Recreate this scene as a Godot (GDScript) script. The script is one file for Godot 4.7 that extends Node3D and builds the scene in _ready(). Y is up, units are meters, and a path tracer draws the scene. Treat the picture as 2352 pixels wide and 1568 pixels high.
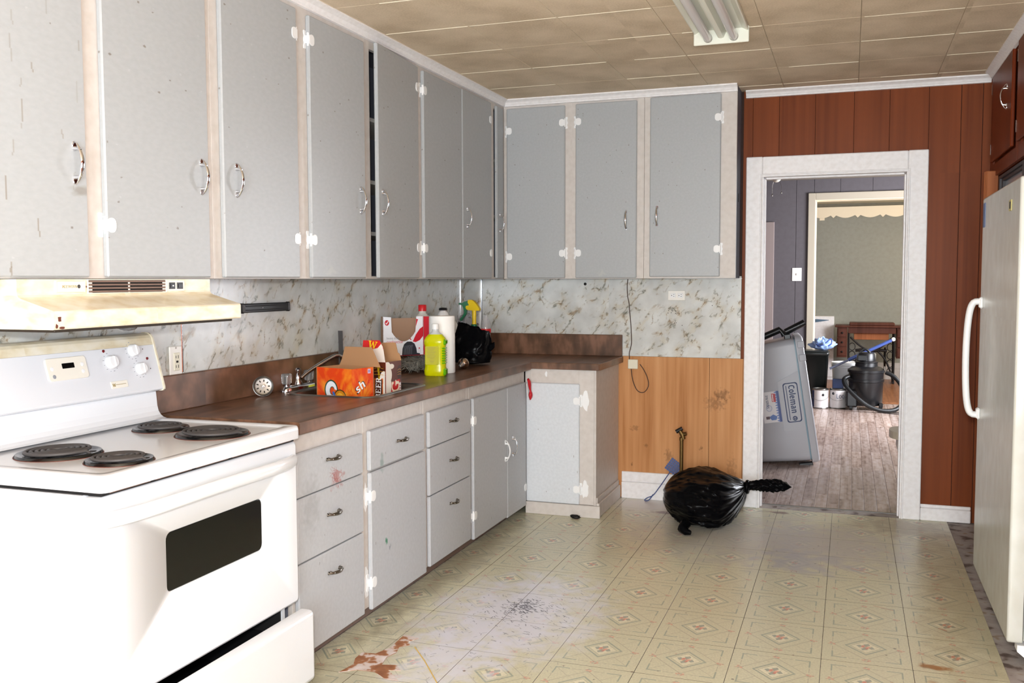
extends Node3D
# A worn kitchen: painted cupboards along two walls, a white range, an upright freezer, and two rooms beyond the doorway.

var rng := RandomNumberGenerator.new()
var M := {}
var taken := {}


# ---------- mesh builder: faces are given counter-clockwise as seen from outside ----------
class B:
	var st := SurfaceTool.new()
	var xf := Transform3D()
	var sgn := 1

	func _init() -> void:
		st.begin(Mesh.PRIMITIVE_TRIANGLES)

	func at(t: Transform3D) -> B:
		xf = t
		return self

	func ng() -> int:
		sgn += 1
		return sgn

	func vert(p: Vector3, uv: Vector2, sg: int) -> void:
		st.set_smooth_group(sg)
		st.set_uv(uv)
		st.add_vertex(xf * p)

	func flat_uv(p: Vector3, n: Vector3) -> Vector2:
		var a := n.abs()
		if a.y >= a.x and a.y >= a.z:
			return Vector2(p.x, p.z)
		if a.x >= a.z:
			return Vector2(-p.z * signf(n.x), -p.y)
		return Vector2(p.x, -p.y)

	func tri(a: Vector3, b: Vector3, c: Vector3, sg := -1, uvs := []) -> void:
		var n := (b - a).cross(c - a)
		if uvs.is_empty():
			uvs = [flat_uv(a, n), flat_uv(b, n), flat_uv(c, n)]
		vert(a, uvs[0], sg)
		vert(c, uvs[2], sg)
		vert(b, uvs[1], sg)

	func quad(a: Vector3, b: Vector3, c: Vector3, d: Vector3, sg := -1, uvs := []) -> void:
		if uvs.is_empty():
			var n := (b - a).cross(c - a) + (c - a).cross(d - a)
			uvs = [flat_uv(a, n), flat_uv(b, n), flat_uv(c, n), flat_uv(d, n)]
		tri(a, b, c, sg, [uvs[0], uvs[1], uvs[2]])
		tri(a, c, d, sg, [uvs[0], uvs[2], uvs[3]])

	func quad_out(a: Vector3, b: Vector3, c: Vector3, d: Vector3, out: Vector3) -> void:
		if ((b - a).cross(c - a) + (c - a).cross(d - a)).dot(out) < 0.0:
			quad(a, d, c, b)
		else:
			quad(a, b, c, d)

	func box(c: Vector3, s: Vector3, ch := 0.0) -> B:
		var h := s * 0.5
		ch = minf(ch, minf(h.x, minf(h.y, h.z)) * 0.95)
		for ax in 3:
			var u := (ax + 1) % 3
			var w := (ax + 2) % 3
			for sd in [-1.0, 1.0]:
				var ps := []
				for k in [[-1.0, -1.0], [1.0, -1.0], [1.0, 1.0], [-1.0, 1.0]]:
					var p := c
					p[ax] += sd * h[ax]
					p[u] += k[0] * (h[u] - ch)
					p[w] += k[1] * (h[w] - ch)
					ps.append(p)
				if sd < 0.0:
					ps.reverse()
				quad(ps[0], ps[1], ps[2], ps[3])
			if ch > 0.0:
				for su in [-1.0, 1.0]:
					for sw in [-1.0, 1.0]:
						var e := []
						for k in [[0, -1.0], [0, 1.0], [1, 1.0], [1, -1.0]]:
							var p := c
							p[ax] += k[1] * (h[ax] - ch)
							p[u] += su * (h[u] - (ch if k[0] == 1 else 0.0))
							p[w] += sw * (h[w] - (ch if k[0] == 0 else 0.0))
							e.append(p)
						var o := Vector3()
						o[u] = su
						o[w] = sw
						quad_out(e[0], e[1], e[2], e[3], o)
		if ch > 0.0:
			for sx in [-1.0, 1.0]:
				for sy in [-1.0, 1.0]:
					for sz in [-1.0, 1.0]:
						var q := c + Vector3(sx * h.x, sy * h.y, sz * h.z)
						var a := q - Vector3(0, sy * ch, sz * ch)
						var b := q - Vector3(sx * ch, 0, sz * ch)
						var d := q - Vector3(sx * ch, sy * ch, 0)
						if (b - a).cross(d - a).dot(Vector3(sx, sy, sz)) < 0.0:
							tri(a, d, b)
						else:
							tri(a, b, d)
		return self

	func span(x0: float, x1: float, y0: float, y1: float, z0: float, z1: float, ch := 0.0) -> B:
		return box(Vector3(x0 + x1, y0 + y1, z0 + z1) * 0.5, Vector3(absf(x1 - x0), absf(y1 - y0), absf(z1 - z0)), ch)

	# loops counter-clockwise about the direction of travel
	func loft(loops: Array, cap0 := true, cap1 := true, closed := true, sg := 0) -> B:
		var g := sg if sg != 0 else ng()
		var n: int = loops[0].size()
		var m := n if closed else n - 1
		for k in loops.size() - 1:
			var p: PackedVector3Array = loops[k]
			var q: PackedVector3Array = loops[k + 1]
			for i in m:
				var j := (i + 1) % n
				var v0 := float(k) / (loops.size() - 1)
				var v1 := float(k + 1) / (loops.size() - 1)
				quad(p[i], p[j], q[j], q[i], g, [Vector2(float(i) / m, v0), Vector2(float(i + 1) / m, v0), Vector2(float(i + 1) / m, v1), Vector2(float(i) / m, v1)])
		if cap0:
			fan(loops[0], true)
		if cap1:
			fan(loops[-1], false)
		return self

	func fan(p: PackedVector3Array, turn: bool) -> void:
		var c := Vector3()
		for q in p:
			c += q
		c /= p.size()
		for i in p.size():
			var j := (i + 1) % p.size()
			if turn:
				tri(c, p[j], p[i])
			else:
				tri(c, p[i], p[j])

	static func rr(w: float, h: float, r: float, n := 5) -> PackedVector2Array:
		var o := PackedVector2Array()
		r = clampf(r, 0.0001, minf(w, h) * 0.5)
		for k in 4:
			var c := Vector2([1, -1, -1, 1][k] * (w * 0.5 - r), [1, 1, -1, -1][k] * (h * 0.5 - r))
			for i in n:
				var t := (k + float(i) / (n - 1)) * PI / 2
				o.append(c + Vector2(cos(t), sin(t)) * r)
		return o

	static func lift(p: PackedVector2Array, z: float, c := Vector3()) -> PackedVector3Array:
		var o := PackedVector3Array()
		for q in p:
			o.append(Vector3(q.x, q.y, z) + c)
		return o

	# a plate with rounded corners, its face towards +z at d, its back at 0
	func slab(w: float, h: float, d: float, r: float, bev: float, c := Vector3(), n := 5) -> B:
		var loops := [lift(rr(w, h, r, n), 0.0, c)]
		for k in 4:
			var t := k / 3.0 * PI / 2
			var inset := bev * (1.0 - cos(t))
			loops.append(lift(rr(w - 2 * inset, h - 2 * inset, r - inset, n), d - bev + bev * sin(t), c))
		return loft(loops)

	func lathe(prof: Array, seg := 24, c := Vector3()) -> B:
		var g := ng()
		for k in prof.size() - 1:
			var a: Vector2 = prof[k]
			var b: Vector2 = prof[k + 1]
			if k > 0:
				var z: Vector2 = prof[k - 1]
				if absf((a - z).angle_to(b - a)) > 0.7:
					g = ng()
			for i in seg:
				var t0 := TAU * i / seg
				var t1 := TAU * (i + 1) / seg
				var p0 := c + Vector3(a.x * cos(t0), a.y, -a.x * sin(t0))
				var p1 := c + Vector3(a.x * cos(t1), a.y, -a.x * sin(t1))
				var q1 := c + Vector3(b.x * cos(t1), b.y, -b.x * sin(t1))
				var q0 := c + Vector3(b.x * cos(t0), b.y, -b.x * sin(t0))
				var uv := [Vector2(float(i) / seg, 1 - float(k) / (prof.size() - 1)), Vector2(float(i + 1) / seg, 1 - float(k) / (prof.size() - 1)), Vector2(float(i + 1) / seg, 1 - float(k + 1) / (prof.size() - 1)), Vector2(float(i) / seg, 1 - float(k + 1) / (prof.size() - 1))]
				if a.x < 1e-6:
					tri(p0, q1, q0, g, [uv[0], uv[2], uv[3]])
				elif b.x < 1e-6:
					tri(p0, p1, q0, g, [uv[0], uv[1], uv[3]])
				else:
					quad(p0, p1, q1, q0, g, uv)
		return self

	func ball(r: float, c: Vector3, seg := 20, sy := 1.0) -> B:
		var p := []
		for k in 13:
			var t := -PI / 2 + PI * k / 12
			p.append(Vector2(maxf(0.0, cos(t)) * r if k > 0 and k < 12 else 0.0, sin(t) * r * sy))
		return lathe(p, seg, c)

	# rad: one number or one per point; flat squeezes the section along the frame's second axis
	func tube(path: Array, rad: Variant, seg := 8, caps := true, flat := 1.0, up := Vector3.ZERO) -> B:
		var loops := []
		var n := path.size()
		var nrm := up
		for i in n:
			var t: Vector3 = (path[mini(i + 1, n - 1)] - path[maxi(i - 1, 0)]).normalized()
			if nrm == Vector3.ZERO:
				nrm = t.cross(Vector3.UP if absf(t.y) < 0.9 else Vector3.RIGHT)
			nrm = (nrm - t * nrm.dot(t)).normalized()
			var bi := t.cross(nrm)
			var r: float = rad[i] if rad is Array else rad
			var l := PackedVector3Array()
			for k in seg:
				var a := TAU * k / seg
				l.append(path[i] + nrm * cos(a) * r + bi * sin(a) * r * flat)
			loops.append(l)
		return loft(loops, caps, caps)

	# polygon in x, y (any turn), extruded from z0 to z1
	func prism(poly: PackedVector2Array, z0: float, z1: float, smooth := false) -> B:
		var p := poly.duplicate()
		if Geometry2D.is_polygon_clockwise(p):
			p.reverse()
		var area := 0.0
		for i in p.size():
			area += p[i].cross(p[(i + 1) % p.size()])
		if area < 0.0:
			p.reverse()
		var g := ng() if smooth else -1
		for i in p.size():
			var a := p[i]
			var b := p[(i + 1) % p.size()]
			quad(Vector3(a.x, a.y, z0), Vector3(b.x, b.y, z0), Vector3(b.x, b.y, z1), Vector3(a.x, a.y, z1), g)
		var t := Geometry2D.triangulate_polygon(p)
		for i in range(0, t.size(), 3):
			var a := p[t[i]]
			var b := p[t[i + 1]]
			var c := p[t[i + 2]]
			if (b - a).cross(c - a) < 0.0:
				var s := b
				b = c
				c = s
			tri(Vector3(a.x, a.y, z1), Vector3(b.x, b.y, z1), Vector3(c.x, c.y, z1))
			tri(Vector3(a.x, a.y, z0), Vector3(c.x, c.y, z0), Vector3(b.x, b.y, z0))
		return self

	func grid(f: Callable, nu: int, nv: int, flip := false) -> B:
		var g := ng()
		var pts := []
		for j in nv + 1:
			var row := PackedVector3Array()
			for i in nu + 1:
				row.append(f.call(float(i) / nu, float(j) / nv))
			pts.append(row)
		for j in nv:
			for i in nu:
				var uv := [Vector2(float(i) / nu, float(j) / nv), Vector2(float(i + 1) / nu, float(j) / nv), Vector2(float(i + 1) / nu, float(j + 1) / nv), Vector2(float(i) / nu, float(j + 1) / nv)]
				if flip:
					quad(pts[j][i], pts[j + 1][i], pts[j + 1][i + 1], pts[j][i + 1], g, [uv[0], uv[3], uv[2], uv[1]])
				else:
					quad(pts[j][i], pts[j][i + 1], pts[j + 1][i + 1], pts[j + 1][i], g, uv)
		return self

	func mesh() -> ArrayMesh:
		st.generate_normals()
		return st.commit()


# ---------- drawing flat print ----------
class Pic:
	var im: Image
	var w: int
	var h: int

	func _init(width: int, height: int, c: Color) -> void:
		w = width
		h = height
		im = Image.create(w, h, false, Image.FORMAT_RGBA8)
		im.fill(c)

	func dot(x: int, y: int, c: Color) -> void:
		if x < 0 or y < 0 or x >= w or y >= h:
			return
		var o := im.get_pixel(x, y)
		if o.a <= 0.001:
			im.set_pixel(x, y, c)
			return
		var a := c.a + o.a * (1.0 - c.a)
		var k := c.a / a
		im.set_pixel(x, y, Color(lerpf(o.r, c.r, k), lerpf(o.g, c.g, k), lerpf(o.b, c.b, k), a))

	func poly(p: Array, c: Color) -> Pic:
		var lo: float = p[0].y
		var hi: float = p[0].y
		for q in p:
			lo = minf(lo, q.y)
			hi = maxf(hi, q.y)
		for y in range(maxi(0, int(floor(lo))), mini(h, int(ceil(hi)) + 1)):
			var xs := []
			for i in p.size():
				var a: Vector2 = p[i]
				var b: Vector2 = p[(i + 1) % p.size()]
				if (a.y <= y + 0.5) != (b.y <= y + 0.5):
					xs.append(a.x + (y + 0.5 - a.y) / (b.y - a.y) * (b.x - a.x))
			xs.sort()
			for k in range(0, xs.size() - 1, 2):
				var x0 := clampi(int(round(xs[k])), 0, w)
				var x1 := clampi(int(round(xs[k + 1])), 0, w)
				if x1 > x0:
					if c.a >= 0.999:
						im.fill_rect(Rect2i(x0, y, x1 - x0, 1), c)
					else:
						for x in range(x0, x1):
							dot(x, y, c)
		return self

	func disc(x: float, y: float, rx: float, ry: float, c: Color, n := 28) -> Pic:
		var p := []
		for i in n:
			p.append(Vector2(x + cos(TAU * i / n) * rx, y + sin(TAU * i / n) * ry))
		return poly(p, c)

	func line(a: Vector2, b: Vector2, wd: float, c: Color) -> Pic:
		var d := (b - a).normalized().orthogonal() * maxf(wd, 1.0) * 0.5
		return poly([a + d, b + d, b - d, a - d], c)

	func path(p: Array, wd: float, c: Color) -> Pic:
		for i in p.size() - 1:
			line(p[i], p[i + 1], wd, c)
			if wd > 3.0 and i > 0:
				disc(p[i].x, p[i].y, wd * 0.5, wd * 0.5, c, 12)
		return self

	# a soft patch: strength falls off towards its rim, broken up by noise
	func smudge(x: float, y: float, rx: float, ry: float, c: Color, nz: FastNoiseLite, grit := 0.5) -> Pic:
		for j in range(maxi(0, int(y - ry)), mini(h, int(y + ry) + 1)):
			for i in range(maxi(0, int(x - rx)), mini(w, int(x + rx) + 1)):
				var d := Vector2((i - x) / rx, (j - y) / ry).length()
				var a := clampf(1.0 - d, 0.0, 1.0)
				a = clampf(a * 1.6 + nz.get_noise_2d(i, j) * grit * 1.6 - grit * 0.4, 0.0, 1.0) * minf(a * 4.0, 1.0)
				if a > 0.02:
					dot(i, j, Color(c.r, c.g, c.b, c.a * a))
		return self

	func tex() -> ImageTexture:
		return ImageTexture.create_from_image(im)


# ---------- nodes ----------
func numbered(called: String) -> String:
	var n: int = taken.get(called, 0)
	taken[called] = n + 1
	return called if n == 0 else "%s_%03d" % [called, n]

func thing(called: String, label: String, category: String, at := Vector3.ZERO, turn := 0.0, group := "") -> Node3D:
	var o := Node3D.new()
	o.name = numbered(called)
	o.position = at
	o.rotation.y = turn
	add_child(o, true)
	return tag(o, label, category, group)

func tag(o: Node3D, label: String, category: String, group := "") -> Node3D:
	o.set_meta("label", label)
	o.set_meta("category", category)
	if group:
		o.set_meta("group", group)
	return o

func part(p: Node3D, called: String, b: B, m: Material, at := Vector3.ZERO) -> MeshInstance3D:
	var o := MeshInstance3D.new()
	o.name = called
	o.mesh = b.mesh()
	o.material_override = m
	o.position = at
	p.add_child(o, true)
	return o

func share(p: Node3D, called: String, mesh: Mesh, m: Material, at := Vector3.ZERO) -> MeshInstance3D:
	var o := MeshInstance3D.new()
	o.name = called
	o.mesh = mesh
	o.material_override = m
	o.position = at
	p.add_child(o, true)
	return o

func one(called: String, b: B, m: Material, label: String, category: String, at := Vector3.ZERO, turn := 0.0, group := "") -> MeshInstance3D:
	var o := MeshInstance3D.new()
	o.name = numbered(called)
	o.mesh = b.mesh()
	o.material_override = m
	o.position = at
	o.rotation.y = turn
	add_child(o, true)
	tag(o, label, category, group)
	return o

func struct(called: String, b: B, m: Material) -> MeshInstance3D:
	var o := MeshInstance3D.new()
	o.name = numbered(called)
	o.mesh = b.mesh()
	o.material_override = m
	add_child(o, true)
	o.set_meta("kind", "structure")
	return o

func writing(p: Node3D, called: String, words: String, tall: float, m: Material, xf: Transform3D, font := "Droid Sans", weight := 700, wide := 1.0, italic := false) -> MeshInstance3D:
	var f := SystemFont.new()
	f.font_names = PackedStringArray([font])
	f.font_weight = weight
	f.font_italic = italic
	var t := TextMesh.new()
	t.text = words
	t.font = f
	t.font_size = 48
	t.pixel_size = tall / 35.0
	t.depth = 0.0006
	t.curve_step = 1.5
	var o := MeshInstance3D.new()
	o.name = called
	o.mesh = t
	o.material_override = m
	o.transform = xf.scaled_local(Vector3(wide, 1, 1))
	p.add_child(o, true)
	return o


# ---------- materials ----------
static func c8(r: int, g: int, b: int) -> Color:
	return Color(r / 255.0, g / 255.0, b / 255.0)

func mat(called: String, col: Color, rough := 0.6, metal := 0.0) -> StandardMaterial3D:
	var m := StandardMaterial3D.new()
	m.resource_name = called
	m.albedo_color = col
	m.roughness = rough
	m.metallic = metal
	M[called] = m
	return m

# laid on by position in the room, scale and offset per metre
func laid(m: StandardMaterial3D, t: Texture2D, scale: Vector3, off := Vector3.ZERO) -> StandardMaterial3D:
	m.albedo_texture = t
	m.uv1_triplanar = true
	m.uv1_world_triplanar = true
	m.uv1_scale = scale
	m.uv1_offset = off
	m.uv1_triplanar_sharpness = 8.0
	return m

func noise(sd: int, freq: float, octaves := 4, type := FastNoiseLite.TYPE_SIMPLEX_SMOOTH) -> FastNoiseLite:
	var n := FastNoiseLite.new()
	n.seed = sd
	n.noise_type = type
	n.frequency = freq
	n.fractal_octaves = octaves
	return n

# grey bytes of a noise picture made w0 by h0 and stretched to w by h
func field(n: FastNoiseLite, w: int, h: int, w0 := 0, h0 := 0) -> PackedByteArray:
	var im := n.get_image(w0 if w0 else w, h0 if h0 else h, false, false, true)
	im.convert(Image.FORMAT_L8)
	if w0:
		im.resize(w, h, Image.INTERPOLATE_CUBIC)
	return im.get_data()

func ramp(stops: Array) -> Array:
	var g := Gradient.new()
	g.offsets = PackedFloat32Array(stops.map(func(s): return s[0]))
	g.colors = PackedColorArray(stops.map(func(s): return s[1]))
	var o := []
	for i in 256:
		var c := g.sample(i / 255.0)
		o.append(Vector3i(int(c.r * 255), int(c.g * 255), int(c.b * 255)))
	return o

func painted(w: int, h: int, a: PackedByteArray, lut: Array) -> Image:
	var d := PackedByteArray()
	d.resize(w * h * 3)
	var k := 0
	for i in w * h:
		var c: Vector3i = lut[a[i]]
		d[k] = c.x
		d[k + 1] = c.y
		d[k + 2] = c.z
		k += 3
	return Image.create_from_data(w, h, false, Image.FORMAT_RGB8, d)

func blend(a: PackedByteArray, b: PackedByteArray, k: float) -> PackedByteArray:
	var o := a.duplicate()
	var kb := int(k * 256)
	var ka := 256 - kb
	for i in a.size():
		o[i] = (a[i] * ka + b[i] * kb) >> 8
	return o


func make_materials() -> void:
	# marble-look laminate: cells with broken olive and brown veins
	var w := 1024
	var h := 512
	var cell := noise(11, 0.0125, 2, FastNoiseLite.TYPE_CELLULAR)
	cell.cellular_return_type = FastNoiseLite.RETURN_DISTANCE2_SUB
	cell.cellular_jitter = 1.0
	cell.domain_warp_enabled = true
	cell.domain_warp_amplitude = 46.0
	cell.domain_warp_frequency = 0.013
	cell.domain_warp_fractal_octaves = 5
	var fine := noise(12, 0.022, 3, FastNoiseLite.TYPE_CELLULAR)
	fine.cellular_return_type = FastNoiseLite.RETURN_DISTANCE2_SUB
	fine.domain_warp_enabled = true
	fine.domain_warp_amplitude = 30.0
	fine.domain_warp_frequency = 0.03
	var mask := noise(13, 0.0075, 4)
	var tint := noise(14, 0.02, 4)
	var cloud := field(noise(15, 0.008, 5), w, h)
	var d := PackedByteArray()
	d.resize(w * h * 3)
	var k := 0
	for y in h:
		for x in w:
			var sx := x + y * 0.45
			var sy := y * 0.8
			var v := cell.get_noise_2d(sx, sy) + 1.0
			var f := fine.get_noise_2d(sx, sy) + 1.0
			var m := mask.get_noise_2d(sx, sy)
			var a := clampf(1.0 - v * 8.5, 0.0, 1.0) * clampf(0.95 + m * 1.8, 0.0, 1.0)
			a = maxf(a, clampf(1.0 - f * 7.0, 0.0, 1.0) * clampf(m * 2.4 + 0.45, 0.0, 0.9))
			var t := clampf(0.5 + tint.get_noise_2d(x, y) * 1.4, 0.0, 1.0)
			var halo := clampf(1.0 - v * 2.4, 0.0, 1.0) * clampf(0.45 + m * 1.5, 0.0, 1.0) * 0.42
			var base := 0.97 + (cloud[y * w + x] / 255.0 - 0.5) * 0.13
			var c := Color(0.835 * base, 0.84 * base, 0.825 * base)
			c = c.lerp(Color(0.75, 0.67, 0.50).lerp(Color(0.66, 0.62, 0.55), t), halo)
			c = c.lerp(Color(0.46, 0.33, 0.20).lerp(Color(0.31, 0.32, 0.27), t), pow(a, 1.3) * 0.9)
			d[k] = int(c.r * 255)
			d[k + 1] = int(c.g * 255)
			d[k + 2] = int(c.b * 255)
			k += 3
	var marble_t := ImageTexture.create_from_image(Image.create_from_data(w, h, false, Image.FORMAT_RGB8, d))
	laid(mat("marble_laminate", Color.WHITE, 0.22), marble_t, Vector3(1.0 / 1.5, 1.0 / 0.75, 1.0 / 1.5), Vector3(0.37, 0.1, 0.2))

	# wood veneer, grain running up
	w = 1024
	h = 1024
	var g1 := field(noise(21, 0.02, 5), w, h, 1024, 48)
	var g2 := field(noise(22, 0.006, 3), w, h, 512, 96)
	var gr := blend(g1, g2, 0.5)
	var wood_t := ImageTexture.create_from_image(painted(w, h, gr, ramp([[0.0, c8(176, 160, 148)], [0.35, c8(222, 216, 208)], [0.6, c8(238, 234, 228)], [1.0, c8(255, 253, 250)]])))
	laid(mat("panel_dark", c8(134, 69, 34), 0.42), wood_t, Vector3(1, 0.5, 1))
	# the bare panel low on the end wall, with its scuffs: u = (x - 1) / 0.8, v = (0.92 - y) / 0.92
	var lp := Pic.new(8, 8, Color.WHITE)
	lp.im = painted(w, h, gr, ramp([[0.0, c8(168, 112, 66)], [0.35, c8(192, 136, 88)], [0.6, c8(202, 147, 99)], [1.0, c8(216, 164, 118)]]))
	lp.w = w
	lp.h = h
	var ln := noise(23, 0.03, 4)
	for q in [[850, 260, 90, 60, 0.7], [800, 320, 120, 70, 0.5], [690, 640, 22, 26, 0.9], [430, 700, 50, 60, 0.5], [130, 780, 12, 20, 0.9], [150, 520, 60, 26, 0.5], [560, 540, 30, 30, 0.5], [240, 640, 24, 20, 0.6], [930, 800, 60, 160, 0.35]]:
		lp.smudge(q[0], q[1], q[2], q[3], Color(0.3, 0.2, 0.13, q[4] * 0.5), ln, 0.8)
	laid(mat("panel_light", Color.WHITE, 0.5), lp.tex(), Vector3(1 / 0.8, 1 / 0.92, 1), Vector3(-1.25, -1, 0))
	laid(mat("cupboard_wood", c8(124, 54, 26), 0.35), wood_t, Vector3(1, 0.5, 1))
	laid(mat("raw_trim", c8(190, 120, 80), 0.55), wood_t, Vector3(1, 0.5, 1))
	laid(mat("table_wood", c8(104, 62, 50), 0.4), wood_t, Vector3(1, 1, 1))
	for q in ["panel_dark", "panel_light", "cupboard_wood", "raw_trim", "table_wood"]:
		(M[q] as StandardMaterial3D).metallic_specular = 0.25
	mat("groove", c8(48, 24, 14), 0.8)

	# painted fronts: soft grey with drips and specks in their own places
	var nz := noise(31, 0.06, 3)
	var spk := field(noise(32, 0.11, 4), 1024, 534)
	var up := painted(1024, 534, spk, ramp([[0.0, c8(236, 236, 236)], [1.0, c8(246, 246, 246)]]))
	var pic := Pic.new(8, 8, Color.WHITE)
	pic.im = up
	pic.w = 1024
	pic.h = 534
	rng.seed = 5
	# u = (4.3 - z) / 4.1, v = (2.47 - y) / 1.07
	for i in 46:
		var x := absf(rng.randfn(0, 0.42)) * 120.0 + 10.0
		var y := rng.randf_range(60, 520)
		var l := rng.randf_range(6, 40)
		pic.line(Vector2(x, y), Vector2(x + rng.randf_range(-2, 2), y + l), 1.0, Color(0.62, 0.52, 0.40, rng.randf_range(0.15, 0.5)))
	for i in 240:
		var x := rng.randf_range(0, 1020)
		var y := rng.randf_range(0, 534)
		var s := rng.randf_range(0.5, 1.4)
		pic.disc(x, y, s, s * 1.4, Color(0.5, 0.42, 0.34, 0.5) if rng.randf() < 0.5 else Color(1, 1, 1, 0.8), 8)
	for p in [[125, 405, 14, 12]]:
		pic.smudge(p[0], p[1], p[2], p[3], Color(0.6, 0.52, 0.42, 0.35), nz)
	pic.smudge(470, 512, 20, 14, Color(1, 1, 0.97, 0.7), nz, 1.0)
	var up_t := pic.tex()
	var front := laid(mat("grey_paint", c8(181, 184, 186), 0.42), up_t, Vector3(1 / 2.1, 1 / 1.07, 1 / 4.1), Vector3(0, -2.47 / 1.07, -4.3 / 4.1))
	front.heightmap_enabled = false
	var low := painted(1040, 360, field(noise(33, 0.12, 4), 1040, 360), ramp([[0.0, c8(234, 234, 235)], [1.0, c8(246, 246, 247)]]))
	pic = Pic.new(8, 8, Color.WHITE)
	pic.im = low
	pic.w = 1040
	pic.h = 360
	# u = (3.1 - z) / 2.6 (400 a metre), v = (0.9 - y) / 0.9
	for i in 26:
		pic.path([Vector2(100 + rng.randf_range(-18, 22), 74 + rng.randf_range(0, 34)), Vector2(102 + rng.randf_range(-18, 22), 84 + rng.randf_range(0, 30))], 1.0, Color(0.75, 0.30, 0.28, 0.35))
	pic.smudge(110, 96, 22, 16, Color(0.78, 0.4, 0.36, 0.5), nz, 1.2)
	pic.smudge(262, 232, 8, 9, Color(0.25, 0.6, 0.42, 0.9), nz, 0.8)
	pic.smudge(274, 246, 6, 7, Color(0.45, 0.45, 0.5, 0.7), nz, 1.0)
	pic.smudge(250, 100, 9, 22, Color(0.6, 0.7, 0.66, 0.6), nz)
	for i in 130:
		var x := rng.randf_range(0, 1040)
		var y := rng.randf_range(30, 350)
		pic.line(Vector2(x, y), Vector2(x + rng.randf_range(-0.6, 0.6), y + rng.randf_range(1, 6)), 1.0, Color(1, 1, 1, 0.85) if rng.randf() < 0.7 else Color(0.4, 0.34, 0.3, 0.6))
	pic.smudge(30, 120, 34, 60, Color(0.55, 0.52, 0.5, 0.18), nz)
	laid(mat("grey_paint_low", c8(194, 196, 199), 0.45), pic.tex(), Vector3(1 / 2.6, 1 / 0.9, 1 / 2.6), Vector3(0, -1, -3.1 / 2.6))
	laid(mat("pale_paint", c8(226, 230, 234), 0.45), M.grey_paint_low.albedo_texture, Vector3(1 / 2.6, 1 / 0.9, 1 / 2.6), Vector3(0.3, -1, -3.1 / 2.6))
	var scuff := ImageTexture.create_from_image(painted(512, 512, field(noise(34, 0.03, 5), 512, 512), ramp([[0.0, c8(240, 238, 236)], [0.5, c8(248, 247, 246)], [1.0, c8(254, 254, 254)]])))
	laid(mat("beige_frame", c8(212, 205, 199), 0.5), scuff, Vector3(1.3, 1.3, 1.3))
	laid(mat("white_trim", c8(248, 246, 247), 0.45), scuff, Vector3(1.7, 1.7, 1.7))
	laid(mat("white_wall", c8(205, 200, 196), 0.7), scuff, Vector3(0.7, 0.7, 0.7))
	mat("white_gloss", c8(240, 240, 240), 0.35)
	mat("shelf_dark", c8(104, 108, 122), 0.7)
	mat("black_gap", c8(18, 16, 16), 0.9)

	# ceiling fibreboard
	var cl := painted(512, 512, blend(field(noise(41, 0.25, 2), 512, 512), field(noise(42, 0.008, 4), 512, 512), 0.6), ramp([[0.0, c8(196, 186, 168)], [0.5, c8(226, 219, 206)], [1.0, c8(246, 240, 230)]]))
	laid(mat("ceiling_board", c8(240, 226, 208), 0.85), ImageTexture.create_from_image(cl), Vector3(0.7, 0.7, 0.7))
	mat("ceiling_seam", c8(140, 116, 94), 0.9)
	mat("seam_white", c8(232, 222, 200), 0.8)

	# brown worktop laminate
	var ct := painted(1024, 512, blend(field(noise(51, 0.02, 5), 1024, 512, 1024, 160), field(noise(52, 0.006, 4), 1024, 512), 0.5), ramp([[0.0, c8(62, 44, 32)], [0.45, c8(102, 73, 54)], [0.62, c8(126, 90, 69)], [1.0, c8(150, 110, 88)]]))
	pic = Pic.new(8, 8, Color.WHITE)
	pic.im = ct
	pic.w = 1024
	pic.h = 512
	for i in 60:
		var x := rng.randf_range(0, 1024)
		var y := rng.randf_range(0, 512)
		pic.line(Vector2(x, y), Vector2(x + rng.randf_range(-26, 26), y + rng.randf_range(-8, 8)), 1.0, Color(0.66, 0.5, 0.42, 0.35))
	laid(mat("worktop", Color.WHITE, 0.34), pic.tex(), Vector3(0.7, 1.4, 0.35))

	# floor tile print: bracketed square, two diamonds, flowers
	var t := Pic.new(512, 512, c8(213, 209, 180))
	var green := c8(164, 171, 152)
	var thin := c8(170, 163, 140)
	var cc := Vector2(256, 256)
	var fl := func(x: float, y: float, s: float, soft: float):
		for i in 9:
			var a := i * 2.4
			t.disc(x + cos(a) * s * rng.randf_range(0.3, 1.3), y + sin(a) * s * rng.randf_range(0.3, 1.1), s * 0.42, s * 0.34, [c8(222, 158, 134), c8(232, 184, 158), c8(166, 168, 150), c8(208, 136, 120)][i % 4].lerp(c8(213, 209, 180), soft), 10)
	t.path([Vector2(256, 64), Vector2(448, 256), Vector2(256, 448), Vector2(64, 256), Vector2(256, 64)], 3.0, thin)
	t.path([Vector2(256, 138), Vector2(374, 256), Vector2(256, 374), Vector2(138, 256), Vector2(256, 138)], 11.0, green)
	t.path([Vector2(256, 166), Vector2(346, 256), Vector2(256, 346), Vector2(166, 256), Vector2(256, 166)], 4.0, green.lerp(c8(213, 209, 180), 0.4))
	t.poly([Vector2(256, 172), Vector2(340, 256), Vector2(256, 340), Vector2(172, 256)], c8(232, 226, 198))
	for s in [[-1, -1], [1, -1], [1, 1], [-1, 1]]:
		var q := cc + Vector2(s[0], s[1]) * 196
		t.line(q + Vector2(s[0] * 5, 0), q - Vector2(s[0] * 84, 0), 9.0, green)
		t.line(q, q - Vector2(0, s[1] * 84), 9.0, green)
		t.line(q - Vector2(s[0] * 96, 0), q - Vector2(s[0] * 160, 0), 3.0, thin)
		t.line(q - Vector2(0, s[1] * 96), q - Vector2(0, s[1] * 160), 3.0, thin)
		t.line(cc + Vector2(s[0], s[1]) * 96, cc + Vector2(s[0], s[1]) * 192, 2.5, thin)
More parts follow.
